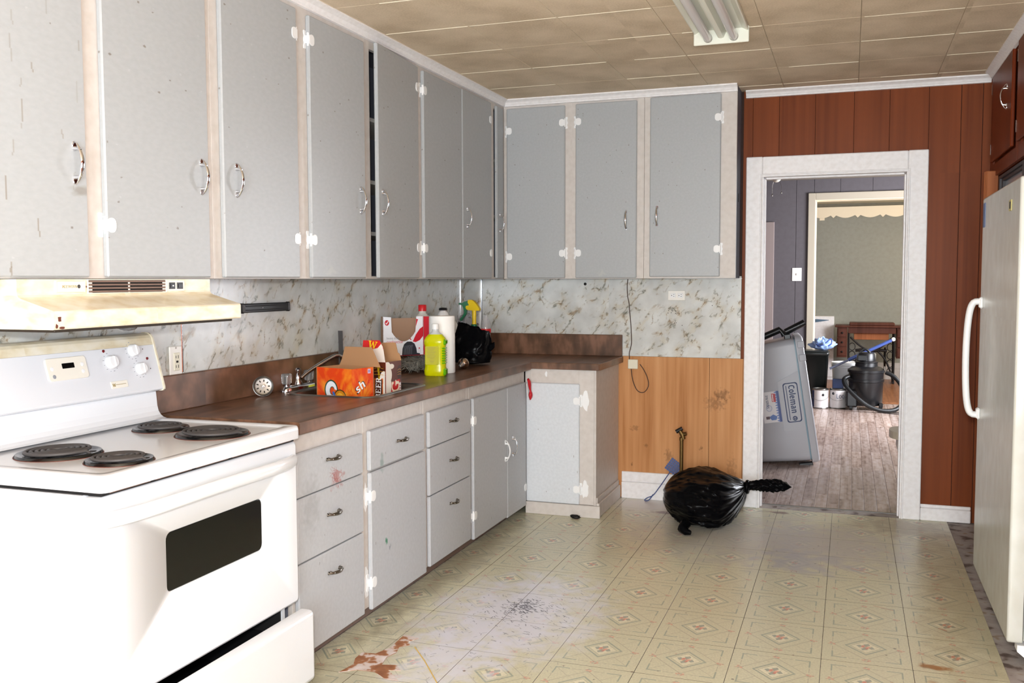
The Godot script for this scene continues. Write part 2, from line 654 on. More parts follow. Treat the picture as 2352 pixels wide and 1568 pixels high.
	for s in [[0, -1], [0, 1], [1, 0], [-1, 0]]:
		fl.call(256 + s[0] * 200.0, 256 + s[1] * 200.0, 19.0, 0.3)
		t.path([Vector2(256 + s[0] * 200 - 26, 256 + s[1] * 200 + 10), Vector2(256 + s[0] * 212, 256 + s[1] * 212), Vector2(256 + s[0] * 200 + 26, 256 + s[1] * 200 - 10)], 3.0, thin)
	for i in 4:
		var a := i * TAU / 4 + 0.3
		t.poly([cc, cc + Vector2(cos(a - 0.6), sin(a - 0.6)) * 40, cc + Vector2(cos(a), sin(a)) * 58, cc + Vector2(cos(a + 0.4), sin(a + 0.4)) * 44], c8(168, 172, 156))
	fl.call(256.0, 256.0, 27.0, 0.0)
	t.im.fill_rect(Rect2i(0, 0, 4, 4), c8(96, 82, 62))
	var gn := noise(61, 0.05, 4)
	for y in 512:
		for x in 512:
			var o := t.im.get_pixel(x, y)
			var e := 0.97 + gn.get_noise_2d(x, y) * 0.06
			t.im.set_pixel(x, y, Color(o.r * e, o.g * e, o.b * e))
	# wear over the whole floor: u = (x - 0.4) / 2.6, v = (z + 0.1) / 4.1
	var wear := Pic.new(1040, 1640, Color(0.6, 0.56, 0.46, 0.0))
	var wn := noise(62, 0.02, 5)
	var at := func(x: float, z: float) -> Vector2: return Vector2((x - 0.4) * 400, (z + 0.1) * 400)
	var sm := func(x: float, z: float, rx: float, rz: float, c: Color, grit := 0.6):
		var q: Vector2 = at.call(x, z)
		wear.smudge(q.x, q.y, rx * 400, rz * 400, c, wn, grit)
	sm.call(0.62, 1.6, 0.15, 1.7, Color(0.46, 0.42, 0.36, 0.4))
	sm.call(0.75, 2.9, 0.22, 0.9, Color(0.52, 0.47, 0.36, 0.35))
	sm.call(1.1, 2.25, 0.50, 0.75, Color(0.86, 0.86, 0.90, 0.95), 0.45)
	sm.call(1.02, 2.75, 0.30, 0.45, Color(0.86, 0.86, 0.90, 0.85), 0.6)
	sm.call(1.9, 0.75, 0.9, 0.75, Color(0.72, 0.69, 0.66, 0.7), 0.4)
	sm.call(2.35, 0.75, 0.55, 0.6, Color(0.74, 0.72, 0.72, 0.6), 0.4)
	sm.call(2.2, 1.1, 0.35, 0.3, Color(0.66, 0.66, 0.70, 0.5), 0.8)
	sm.call(1.3, 0.12, 0.46, 0.30, Color(0.84, 0.82, 0.80, 1.0), 0.2)
	sm.call(1.42, 0.33, 0.3, 0.06, Color(0.42, 0.26, 0.22, 0.8), 1.2)
	sm.call(2.0, 0.10, 0.12, 0.04, Color(0.46, 0.34, 0.28, 0.8), 1.2)
	sm.call(2.72, 0.2, 0.35, 0.35, Color(0.55, 0.48, 0.38, 0.6), 0.5)
	sm.call(2.9, 1.7, 0.28, 1.6, Color(0.55, 0.49, 0.34, 0.35), 0.5)
	sm.call(2.72, 2.28, 0.07, 0.06, Color(0.62, 0.40, 0.16, 0.85), 1.1)
	sm.call(2.70, 2.42, 0.04, 0.03, Color(0.62, 0.40, 0.16, 0.7), 1.1)
	for i in 260:
		var q: Vector2 = at.call(1.13 + rng.randfn(0, 0.13), 2.2 + rng.randfn(0, 0.16))
		var a := rng.randfn(0.5, 0.5)
		wear.line(q, q + Vector2(cos(a), sin(a)) * rng.randf_range(2, 12), 1.0, Color(0.16, 0.17, 0.24, rng.randf_range(0.3, 0.8)))
	for i in 150:
		var q: Vector2 = at.call(1.1 + rng.randfn(0, 0.035), 2.17 + rng.randfn(0, 0.045))
		wear.line(q, q + Vector2(rng.randf_range(2, 8), rng.randf_range(1, 5)), 1.3, Color(0.12, 0.13, 0.2, 0.8))
	for i in 130:
		var q: Vector2 = at.call(1.05 + rng.randfn(0, 0.2), 2.62 + rng.randfn(0, 0.22))
		wear.line(q, q + Vector2(rng.randf_range(-6, 6), rng.randf_range(-9, 9)), 1.0, Color(0.3, 0.3, 0.36, 0.5))
	for i in 150:
		var q: Vector2 = at.call(rng.randf_range(0.7, 2.95), rng.randf_range(0.1, 3.9))
		wear.disc(q.x, q.y, rng.randf_range(0.8, 2.6), rng.randf_range(0.8, 2.2), [Color(0.36, 0.24, 0.14, 0.7), Color(0.2, 0.16, 0.14, 0.7), Color(0.62, 0.26, 0.18, 0.6)][i % 3], 9)
	for i in 90:
		var q: Vector2 = at.call(2.2 + rng.randfn(0, 0.3), 0.95 + rng.randfn(0, 0.25))
		wear.line(q, q + Vector2(rng.randf_range(-7, 7), rng.randf_range(-3, 3)), 1.0, Color(0.34, 0.32, 0.36, 0.55))
	for p in [[[2.43, 1.13], [2.55, 1.21]], [[2.52, 1.66], [2.60, 1.70]], [[2.76, 1.86], [2.79, 1.88]]]:
		wear.line(at.call(p[0][0], p[0][1]), at.call(p[1][0], p[1][1]), 2.0, Color(0.78, 0.36, 0.24, 0.8))
	var tm := mat("vinyl_tile", Color.WHITE, 0.28)
	tm.albedo_texture = t.tex()
	tm.detail_enabled = true
	tm.detail_albedo = wear.tex()
	tm.detail_blend_mode = BaseMaterial3D.BLEND_MODE_MIX
	tm.detail_uv_layer = BaseMaterial3D.DETAIL_UV_2
	tm.uv2_triplanar = true
	tm.uv2_world_triplanar = true
	tm.uv2_scale = Vector3(1 / 2.6, 1, 1 / 4.1)
	tm.uv2_offset = Vector3(-0.4 / 2.6, 0, 0.1 / 4.1)
	var sub := painted(512, 512, field(noise(63, 0.03, 5), 512, 512), ramp([[0.0, c8(70, 54, 52)], [0.28, c8(120, 106, 100)], [0.4, c8(178, 172, 168)], [0.75, c8(196, 192, 190)], [1.0, c8(150, 126, 92)]]))
	laid(mat("bare_floor", c8(220, 214, 210), 0.7), ImageTexture.create_from_image(sub), Vector3(0.5, 0.5, 0.5))
	var torn := painted(512, 512, field(noise(64, 0.035, 5), 512, 512), ramp([[0.0, c8(122, 74, 46)], [0.44, c8(160, 106, 70)], [0.52, c8(206, 190, 184)], [1.0, c8(228, 222, 222)]]))
	laid(mat("torn_backing", Color.WHITE, 0.85), ImageTexture.create_from_image(torn), Vector3(0.55, 0.55, 0.55), Vector3(0.3, 0, 0.1))

	# strip floor of the next room
	var st := painted(512, 512, blend(field(noise(71, 0.02, 4), 512, 512, 512, 40), field(noise(72, 0.02, 5), 512, 512), 0.5), ramp([[0.0, c8(140, 118, 106)], [0.4, c8(206, 192, 184)], [0.7, c8(232, 224, 220)], [1.0, c8(250, 248, 246)]]))
	var st_t := ImageTexture.create_from_image(st)
	for i in 4:
		laid(mat("strip_%d" % i, [c8(202, 188, 180), c8(190, 174, 166), c8(210, 196, 188), c8(196, 184, 178)][i], 0.26), st_t, Vector3(2.3, 1, 0.7), Vector3(i * 0.31, 0, i * 0.17))
	laid(mat("far_boards", c8(176, 122, 82), 0.35), st_t, Vector3(2.3, 1, 0.7))
	laid(mat("hall_wall", c8(92, 87, 91), 0.8), scuff, Vector3(0.9, 0.9, 0.9))
	laid(mat("far_wall", c8(152, 152, 142), 0.8), scuff, Vector3(0.9, 0.9, 0.9))
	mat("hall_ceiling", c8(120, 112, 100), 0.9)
	mat("far_ceiling", c8(224, 214, 188), 0.85)
	mat("aged_cream", c8(176, 166, 148), 0.6)
	mat("dim_trim", c8(142, 128, 124), 0.6)
	mat("cream_board", c8(236, 222, 196), 0.6)

	# enamel, metals, plastics
	laid(mat("enamel", c8(222, 224, 228), 0.16), scuff, Vector3(0.35, 0.35, 0.35))
	M.enamel.albedo_texture = null
	var grime := painted(512, 512, field(noise(81, 0.02, 5), 512, 512), ramp([[0.0, c8(222, 208, 178)], [0.4, c8(240, 234, 216)], [0.7, c8(246, 243, 233)], [1.0, c8(252, 250, 246)]]))
	var grime_t := ImageTexture.create_from_image(grime)
	laid(mat("hood_cream", c8(238, 233, 222), 0.32), grime_t, Vector3(1.1, 2.2, 1.1))
	laid(mat("guard_grime", c8(234, 230, 220), 0.3), grime_t, Vector3(0.8, 1.5, 0.8))
	mat("plate_cream", c8(236, 230, 216), 0.4)
	mat("vent_brown", c8(120, 96, 84), 0.5)
	mat("dark_under", c8(46, 36, 26), 0.7)
	mat("oven_glass", c8(16, 17, 16), 0.06)
	mat("black_glass", c8(10, 9, 10), 0.1)
	mat("coil", c8(74, 70, 69), 0.55, 0.1)
	mat("pan_black", c8(14, 14, 15), 0.18)
	mat("rust", c8(96, 48, 34), 0.8)
	mat("chrome", c8(226, 226, 230), 0.09, 1.0)
	mat("tarnish", c8(128, 122, 114), 0.28, 1.0)
	mat("steel", c8(150, 148, 144), 0.34, 1.0)
	mat("brass", c8(118, 94, 58), 0.5, 1.0)
	mat("iron", c8(30, 26, 26), 0.5, 0.4)
	mat("ivory", c8(228, 222, 200), 0.4)
	mat("outlet", c8(240, 236, 228), 0.35)
	mat("slot", c8(40, 34, 30), 0.8)
	mat("print_grey", c8(150, 152, 158), 0.6)
	mat("print_dark", c8(40, 40, 44), 0.6)
	mat("print_blue", c8(34, 52, 96), 0.5)
	mat("print_red", c8(206, 30, 46), 0.5)
	mat("print_white", c8(248, 248, 248), 0.5)
	mat("gold_print", c8(150, 130, 70), 0.5)
	mat("red_lamp", c8(110, 16, 22), 0.25)
	var film := mat("black_film", c8(9, 9, 11), 0.24)
	film.metallic_specular = 0.16
	mat("black_plastic", c8(22, 22, 24), 0.35)
	mat("black_rubber", c8(16, 18, 20), 0.4)
	var fr := painted(256, 256, field(noise(82, 0.03, 4), 256, 256), ramp([[0.0, c8(240, 238, 232)], [0.5, c8(247, 246, 242)], [1.0, c8(255, 255, 255)]]))
	laid(mat("freezer_white", c8(198, 199, 193), 0.2), ImageTexture.create_from_image(fr), Vector3(1.2, 0.8, 1.2))
	mat("handle_white", c8(240, 240, 240), 0.3)
	mat("sticker_blue", c8(96, 116, 160), 0.5)
	mat("sticker_yellow", c8(196, 186, 120), 0.5)
	mat("tube_glass", c8(214, 210, 208), 0.12)
	mat("fixture_white", c8(226, 226, 212), 0.35)
	mat("card_brown", c8(176, 132, 92), 0.85)
	mat("card_inside", c8(160, 128, 104), 0.85)
	mat("paper_white", c8(246, 245, 242), 0.8)
	mat("cap_red", c8(214, 34, 40), 0.35)
	mat("cap_white", c8(240, 240, 238), 0.35)
	mat("jug_white", c8(226, 222, 212), 0.4)
	mat("spray_yellow", c8(238, 202, 20), 0.35)
	mat("spray_green", c8(10, 104, 62), 0.35)
	mat("spray_clear", c8(196, 200, 200), 0.3)
	var liq := mat("cleaner_yellow", c8(230, 230, 8), 0.16)
	liq.emission_enabled = false
	liq.backlight_enabled = true
	liq.backlight = Color(0.85, 0.85, 0.1)
	var liq2 := mat("cleaner_green", c8(110, 190, 20), 0.1)
	liq2.backlight_enabled = true
	liq2.backlight = Color(0.4, 0.7, 0.05)
	mat("cleaner_label", c8(180, 176, 8), 0.6)
	var clear := mat("clear_film", Color(0.86, 0.86, 0.88, 0.32), 0.12)
	clear.transparency = BaseMaterial3D.TRANSPARENCY_ALPHA
	var acr := mat("acrylic", Color(0.96, 0.97, 0.97, 0.12), 0.05)
	acr.refraction_enabled = true
	acr.refraction_scale = 0.049
	mat("wire_grey", c8(136, 134, 126), 0.5, 0.0)
	mat("swatter_blue", c8(52, 74, 132), 0.5)
	mat("cord_brown", c8(74, 50, 40), 0.6)
	mat("grey_strip", c8(92, 92, 94), 0.5)
	mat("scrap_red", c8(186, 20, 34), 0.3)
	mat("cooler_grey", c8(196, 196, 202), 0.4)
	mat("cooler_blue", c8(150, 176, 190), 0.4)
	mat("bin_black", c8(18, 22, 22), 0.3)
	mat("bag_blue", c8(150, 178, 226), 0.35)
	mat("pail_white", c8(228, 228, 230), 0.4)
	mat("can_label", c8(226, 222, 222), 0.5)
	mat("pole_blue", c8(62, 84, 150), 0.35)
	mat("pole_grey", c8(120, 126, 150), 0.4)
	mat("hinge_blue", c8(84, 104, 122), 0.4, 0.6)
	mat("globe_white", c8(226, 222, 208), 0.4)
	mat("bench_white", c8(206, 200, 192), 0.5)
	mat("bench_seat", c8(190, 178, 158), 0.45)
	mat("pane_dusk", c8(150, 164, 178), 0.2)
	mat("frame_dark", c8(52, 50, 56), 0.5)
	mat("bulb_brown", c8(186, 164, 144), 0.12, 1.0)
	mat("yellow_straw", c8(222, 184, 84), 0.6)


func _ready() -> void:
	# camera, exposure, daylight and flash first
	var cam := Camera3D.new()
	cam.name = "camera"
	cam.position = Vector3(2.4012, 1.4, 5.9505)
	cam.rotation = Vector3(-0.0644, 0.3416, -0.003)
	cam.fov = rad_to_deg(2.0 * atan(784.0 / 2182.9))
	cam.near = 0.05
	cam.far = 60.0
	add_child(cam)
	cam.current = true
	var env := Environment.new()
	env.background_mode = Environment.BG_SKY
	var sky := Sky.new()
	var sm := ProceduralSkyMaterial.new()
	sm.sky_top_color = c8(150, 170, 196)
	sm.sky_horizon_color = c8(214, 220, 226)
	sm.ground_horizon_color = c8(190, 190, 186)
	sm.ground_bottom_color = c8(120, 118, 110)
	sm.sun_angle_max = 0.0
	sky.sky_material = sm
	env.sky = sky
	env.tonemap_mode = Environment.TONE_MAPPER_LINEAR
	env.tonemap_exposure = 0.97
	env.sdfgi_enabled = true
	env.ssao_enabled = true
	env.ssil_enabled = true
	var we := WorldEnvironment.new()
	we.name = "surroundings"
	we.environment = env
	add_child(we)
	# the photographer's flash, just above the lens
	var flash := OmniLight3D.new()
	flash.name = "camera_flash"
	flash.position = Vector3(2.39, 1.53, 5.99)
	flash.light_color = Color(1.0, 0.99, 0.98)
	flash.light_energy = 6.5
	flash.light_size = 0.04
	flash.omni_range = 20.0
	flash.omni_attenuation = 2.0
	flash.shadow_enabled = true
	add_child(flash)
	# daylight through the windows: kitchen rear, kitchen side, middle room, far room
	daylight("window_light", Vector3(2.3, 1.25, 7.36), Vector3(0, 0, -1), Vector2(1.5, 1.5), 17.0, Color(0.9, 0.965, 1.0))
	daylight("window_light", Vector3(3.68, 1.5, 4.6), Vector3(-1, 0, 0), Vector2(1.5, 1.2), 0.6, Color(0.93, 0.97, 1.0))
	daylight("window_light", Vector3(4.33, 1.45, -3.7), Vector3(-1, 0, 0), Vector2(1.6, 1.4), 27.0, Color(0.96, 0.97, 1.0))
	daylight("window_light", Vector3(4.53, 1.5, -7.0), Vector3(-1, 0, 0), Vector2(1.3, 1.4), 4.0, Color(1.0, 0.95, 0.86))
	make_materials()
	rng.seed = 77
	shell()
	next_rooms()
	cupboards()
	worktop()
	cooker()
	hood()
	freezer()
	wall_things()
	counter_things()
	floor_things()
	hall_things()

func daylight(called: String, at: Vector3, towards: Vector3, size: Vector2, energy: float, col: Color) -> void:
	var l := AreaLight3D.new()
	l.name = called
	add_child(l, true)
	l.look_at_from_position(at, at + towards)
	l.area_size = size
	l.area_range = 20.0
	l.area_attenuation = 2.0
	l.light_energy = energy
	l.light_color = col
	l.shadow_enabled = true

# a wall that runs along x at z0..z1 with holes [x0, x1, y0, y1]
func holed(x0: float, x1: float, y1: float, z0: float, z1: float, holes: Array, along_z := false) -> B:
	var b := B.new()
	var put := func(a0: float, a1: float, c0: float, c1: float):
		if a1 - a0 > 0.001 and c1 - c0 > 0.001:
			if along_z:
				b.span(z0, z1, c0, c1, a0, a1)
			else:
				b.span(a0, a1, c0, c1, z0, z1)
	var x := x0
	for q in holes:
		put.call(x, q[0], 0.0, y1)
		put.call(q[0], q[1], 0.0, q[2])
		put.call(q[0], q[1], q[3], y1)
		x = q[1]
	put.call(x, x1, 0.0, y1)
	return b

func sash(called: String, c: Vector3, w: float, h: float, turn: float) -> void:
	# a window: frame, sill, mullion and lit panes, its face along +z before it is turned
	var o := Node3D.new()
	o.name = called
	o.position = c
	o.rotation.y = turn
	o.set_meta("kind", "structure")
	add_child(o, true)
	var f := B.new()
	for s in [-1, 1]:
		f.box(Vector3(s * (w * 0.5 - 0.03), 0, 0), Vector3(0.06, h, 0.06), 0.006)
		f.box(Vector3(0, s * (h * 0.5 - 0.03), 0), Vector3(w - 0.12, 0.06, 0.06), 0.006)
	f.box(Vector3(), Vector3(0.04, h - 0.12, 0.05), 0.005)
	part(o, "window_frame", f, M.white_trim)
	part(o, "sill", B.new().box(Vector3(0, -h * 0.5 - 0.02, 0.05), Vector3(w + 0.1, 0.035, 0.16), 0.006), M.white_trim)
	var pane := StandardMaterial3D.new()
	pane.resource_name = "lit_window_pane"
	pane.albedo_color = Color(0.9, 0.93, 0.96)
	pane.roughness = 0.2
	pane.emission_enabled = true
	pane.emission = Color(0.9, 0.95, 1.0)
	pane.emission_energy_multiplier = 1.2
	for s in [-1, 1]:
		part(o, "window_pane", B.new().box(Vector3(s * (w * 0.25 - 0.02), 0, -0.015), Vector3(w * 0.5 - 0.08, h - 0.12, 0.006)), pane)

func shell() -> void:
	# floor: bare boards under vinyl tiles
	var fl := struct("floor", B.new().span(-0.12, 3.87, -0.12, -0.004, -0.1, 7.52), M.bare_floor)
	var xs := []
	for k in range(-5, 4):
		xs.append(2.0113 + k * 0.3137)
	for r in range(-5, 13):
		var z0 := 1.645 + r * 0.3455
		var z1 := z0 + 0.3455
		for k in 8:
			if r == 12:
				continue
			var a := maxf(z0, 0.012)
			var tile := B.new()
			tile.xf = Transform3D(Basis.IDENTITY, Vector3((maxf(xs[k], 0.522) + xs[k + 1]) * 0.5, -0.002, (a + z1) * 0.5))
			var u0: float = (maxf(xs[k], 0.522) - xs[k]) / 0.3137
			var sx: float = 0.3137 * (1.0 - u0) - 0.0016
			var sz := z1 - a - 0.0016
			var h := Vector3(sx, 0.004, sz) * 0.5
			var e := 0.0003
			var v0 := (a - z0) / 0.3455
			var top := [Vector3(-h.x + e, h.y, h.z - e), Vector3(h.x - e, h.y, h.z - e), Vector3(h.x - e, h.y, -h.z + e), Vector3(-h.x + e, h.y, -h.z + e)]
			var low := [Vector3(-h.x, h.y - e, h.z), Vector3(h.x, h.y - e, h.z), Vector3(h.x, h.y - e, -h.z), Vector3(-h.x, h.y - e, -h.z)]
			tile.quad(top[0], top[1], top[2], top[3], -1, [Vector2(u0, 1), Vector2(1, 1), Vector2(1, v0), Vector2(u0, v0)])
			for i in 4:
				var j := (i + 1) % 4
				tile.quad(low[i], low[j], top[j], top[i], -1, [Vector2(0.003, 0.003), Vector2(0.004, 0.003), Vector2(0.004, 0.004), Vector2(0.003, 0.004)])
				var d := Vector3(0, -0.0028, 0)
				tile.quad(low[i] + d, low[j] + d, low[j], low[i], -1, [Vector2(0.003, 0.003), Vector2(0.004, 0.003), Vector2(0.004, 0.004), Vector2(0.003, 0.004)])
			part(fl, "tile", tile, M.vinyl_tile)
	part(fl, "threshold", B.new().span(1.889, 2.705, -0.004, 0.0, -0.085, 0.0105), M.bare_floor)
	part(fl, "threshold_strip", B.new().span(1.889, 2.705, -0.003, 0.005, -0.099, -0.086, 0.002), M.steel)
	# where the vinyl has torn away: a ragged hole down to the backing, with lifted edges
	var q := [[0.745, 2.985], [0.80, 2.82], [0.87, 2.70], [0.80, 2.62], [0.79, 2.56], [0.875, 2.58], [0.90, 2.65], [0.885, 2.68], [0.93, 2.70], [0.90, 2.74], [0.86, 2.79], [0.845, 2.86], [0.885, 2.93], [0.96, 2.93], [0.985, 2.965], [0.93, 2.96], [1.0, 3.0], [1.03, 3.06], [0.93, 3.05], [0.86, 3.0], [0.80, 3.07]]
	q = [[0.692, 2.842], [0.745, 2.835], [0.772, 2.76], [0.765, 2.668], [0.765, 2.63], [0.833, 2.64], [0.812, 2.69], [0.83, 2.715], [0.800, 2.745], [0.815, 2.80], [0.80, 2.85], [0.815, 2.92], [0.868, 2.905], [0.905, 2.945], [0.86, 2.955], [0.935, 3.025], [0.88, 3.025], [0.82, 2.985], [0.75, 2.99], [0.70, 3.03], [0.715, 2.95], [0.695, 2.90]]
	var pg := PackedVector2Array()
	for p in q:
		pg.append(Vector2(p[0], -p[1]))
	part(fl, "torn_patch", B.new().at(Transform3D(Basis(Vector3.RIGHT, -PI / 2), Vector3.ZERO)).prism(pg, 0.0, 0.0016), M.torn_backing)
	part(fl, "straw", B.new().tube([Vector3(0.86, 0.004, 2.735), Vector3(0.95, 0.003, 2.84), Vector3(1.07, 0.004, 3.0), Vector3(1.19, 0.003, 3.2)], 0.0018, 5), M.yellow_straw)

	# ceiling: boards about forty centimetres across, each proud of the dark seams
	var ce := struct("ceiling", B.new().span(-0.12, 3.87, 2.538, 2.66, -0.1, 7.52), M.ceiling_seam)
	rng.seed = 3
	for i in 10:
		for j in 17:
			var x0 := maxf(-0.045 + i * 0.4115, 0.0)
			var x1 := minf(-0.045 + (i + 1) * 0.4115, 3.75)
			var z0 := maxf(0.163 + (j - 1) * 0.447, 0.0)
			var z1 := 0.163 + j * 0.447
			if z1 > 7.4 or x1 - x0 < 0.05:
				continue
			var drop := rng.randf_range(0.0, 0.0022)
			var b := B.new().box(Vector3((x0 + x1) * 0.5, 2.534, (z0 + z1) * 0.5), Vector3(x1 - x0 - 0.0013, 0.010 + drop, z1 - z0 - 0.0016), 0.0012)
			part(ce, "ceiling_panel", b, M.ceiling_board)
			if z1 < 3.0 and x0 > 0.3 and rng.randf() < 0.72:
				var s0 := 0.0 if rng.randf() < 0.6 else rng.randf_range(0.0, 0.25)
				part(ce, "seam_filler", B.new().span(x0 + s0 + 0.004, x1 - 0.004, 2.5265, 2.531, z1 - 0.0022, z1 + 0.0022, 0.0008), M.seam_white)

	# walls
	var wl := struct("wall_left", B.new().span(-0.12, -0.004, 0.0, 2.6, -0.1, 7.52), M.white_wall)
	part(wl, "laminate_panel", B.new().span(-0.004, 0.0, 0.8, 1.42, 2.9635, 4.4, 0.001), M.marble_laminate)
	part(wl, "laminate_panel", B.new().span(-0.004, 0.0, 0.8, 1.42, 0.205, 2.9575, 0.001), M.marble_laminate)
	part(wl, "wood_panel", B.new().span(-0.004, 0.002, 0.0, 2.53, 4.42, 7.4, 0.001), M.panel_dark)
	part(wl, "seam_strip", B.new().span(-0.004, 0.003, 1.053, 1.405, 2.9565, 2.9645, 0.0015), M.chrome)
	# the laminate bends round the corner between two metal strips
	var cv := B.new()
	cv.grid(func(u: float, v: float) -> Vector3:
		var t := u * PI / 2
		return Vector3(0.072 - 0.072 * cos(t), 1.053 + 0.367 * v, 0.204 - 0.2 * sin(t)), 8, 1)
	part(wl, "laminate_corner", cv, M.marble_laminate)
	part(wl, "corner_strip", B.new().span(-0.002, 0.004, 1.053, 1.405, 0.2, 0.206, 0.0015), M.chrome)
	part(wl, "corner_strip", B.new().span(0.069, 0.078, 1.12, 1.405, 0.001, 0.0075, 0.002), M.chrome)

	var wb := struct("wall_back", holed(-0.12, 3.87, 2.6, -0.1, -0.006, [[1.887, 2.707, 0.0, 2.026]]), M.groove)
	part(wb, "laminate_panel", B.new().span(0.074, 1.775, 0.915, 1.42, -0.006, 0.003, 0.001), M.marble_laminate)
	part(wb, "laminate_edge", B.new().span(1.44, 1.779, 1.404, 1.4085, 0.0, 0.02, 0.001), M.white_gloss)
	for p in [[1.0, 1.5855, 0.0, 0.914], [1.5875, 1.79, 0.0, 0.914]]:
		part(wb, "wood_panel", B.new().span(p[0], p[1], p[2], p[3], -0.006, 0.0, 0.001), M.panel_light)
	part(wb, "wood_panel", B.new().span(1.7765, 1.83, 0.916, 2.55, -0.006, 0.0, 0.001), M.panel_dark)
	part(wb, "wood_panel", B.new().span(1.7915, 1.83, 0.0, 0.915, -0.006, 0.0, 0.001), M.panel_light)
	var gx := [1.8315, 1.985, 2.19, 2.405, 2.598, 2.806]
	for i in 5:
		part(wb, "wood_panel", B.new().span(gx[i], gx[i + 1] - 0.0018, 2.06, 2.55, -0.006, 0.0, 0.001), M.panel_dark)
	gx = [2.74, 2.806, 2.973, 3.083, 3.2, 3.45, 3.75]
	for i in 6:
		part(wb, "wood_panel", B.new().span(gx[i], gx[i + 1] - 0.0028, 0.0, 2.06 if i == 0 else 2.55, -0.006, 0.0, 0.001), M.panel_dark)
	# right side: a low stretch of wall with a window by the corner, then the alcove the freezer stands in
	struct("wall_right", holed(0.0, 1.1, 1.945, 3.14, 3.26, [[0.27, 0.98, 0.8, 1.93]], true), M.frame_dark)
	struct("wall_right", holed(-0.1, 7.52, 2.6, 3.75, 3.87, [[3.85, 5.35, 0.9, 2.1]], true), M.panel_dark)
	struct("wall_front", holed(-0.12, 3.87, 2.6, 7.4, 7.52, [[1.55, 3.05, 0.5, 2.0]]), M.panel_dark)
	sash("window_1", Vector3(2.3, 1.25, 7.46), 1.5, 1.5, PI)
	sash("window_2", Vector3(3.81, 1.5, 4.6), 1.5, 1.2, -PI / 2)
	var wn := Node3D.new()
	wn.name = "window_3"
	wn.set_meta("kind", "structure")
	add_child(wn)
	var fr := B.new()
	for s in [[0.27, 0.30], [0.95, 0.98]]:
		fr.span(3.15, 3.21, 0.8, 1.93, s[0], s[1], 0.003)
	fr.span(3.15, 3.21, 1.915, 1.93, 0.30, 0.95, 0.003)
	fr.span(3.15, 3.21, 0.8, 0.84, 0.30, 0.95, 0.004)
	part(wn, "window_frame", fr, M.frame_dark)
	part(wn, "window_pane", B.new().span(3.165, 3.17, 0.84, 1.915, 0.30, 0.95), M.pane_dusk)
	var ca := B.new()
	ca.span(3.082, 3.139, 0.0, 1.978, 0.155, 0.235, 0.004)
	ca.span(3.076, 3.12, 0.0, 1.980, 0.165, 0.18, 0.003)
	ca.span(3.078, 3.12, 0.0, 1.979, 0.205, 0.222, 0.003)
	part(wn, "window_casing", ca, M.raw_trim)

	# doorway to the next room
	var dr := Node3D.new()
	dr.name = "door_1"
	dr.set_meta("kind", "structure")
	add_child(dr)
	part(dr, "door_casing", B.new().span(1.797, 1.892, 0.0, 2.134, 0.0, 0.024, 0.004), M.white_trim)
	part(dr, "door_casing", B.new().span(2.702, 2.808, 0.0, 2.134, 0.0, 0.024, 0.004), M.white_trim)
	part(dr, "door_casing", B.new().span(1.8925, 2.7015, 2.022, 2.133, 0.0, 0.023, 0.004), M.white_trim)
	var bead := B.new()
	bead.span(1.880, 1.889, 0.0, 2.031, 0.024, 0.030, 0.002)
	bead.span(2.705, 2.714, 0.0, 2.031, 0.024, 0.030, 0.002)
	bead.span(1.889, 2.705, 2.022, 2.031, 0.023, 0.030, 0.002)
	part(dr, "casing_bead", bead, M.white_trim)
	var jb := B.new()
	jb.span(1.887, 1.899, 0.0, 2.014, -0.112, 0.02, 0.002)
	jb.span(2.695, 2.707, 0.0, 2.014, -0.112, 0.02, 0.002)
	jb.span(1.887, 2.707, 2.014, 2.026, -0.112, 0.02, 0.002)
	jb.span(1.899, 1.909, 0.0, 2.004, -0.075, -0.035, 0.002)
	jb.span(2.685, 2.695, 0.0, 2.004, -0.075, -0.035, 0.002)
	jb.span(1.909, 2.685, 2.004, 2.014, -0.075, -0.035, 0.002)
	part(dr, "door_jamb", jb, M.white_trim)
	# skirting
	var bs := struct("baseboard_back", B.new().span(1.036, 1.797, 0.0, 0.105, 0.0, 0.018, 0.003), M.white_trim)
	part(bs, "baseboard_cap", B.new().span(1.036, 1.797, 0.1055, 0.172, 0.0, 0.014, 0.004), M.white_trim)
	bs = struct("baseboard_back", B.new().span(2.809, 3.075, 0.0, 0.074, 0.0, 0.02, 0.004), M.white_trim)
	part(bs, "baseboard_cap", B.new().span(2.809, 3.075, 0.0745, 0.094, 0.0, 0.013, 0.003), M.white_trim)
	# cove mouldings under the ceiling
	cove("trim_1", Vector3(0.317, 2.53, 4.35), Vector3(0.317, 2.53, 0.2425), Vector3(1, 0, 0), 0.0, 0.044)
	cove("trim_2", Vector3(0.318, 2.53, 0.242), Vector3(1.766, 2.53, 0.242), Vector3(0, 0, 1), 0.044, 0.0)
	cove("trim_3", Vector3(1.79, 2.53, 0.001), Vector3(3.119, 2.53, 0.001), Vector3(0, 0, 1), 0.0, 0.0)
	cove("trim_4", Vector3(3.119, 2.53, 0.11), Vector3(3.119, 2.53, 3.4), Vector3(-1, 0, 0), 0.0, 0.0)

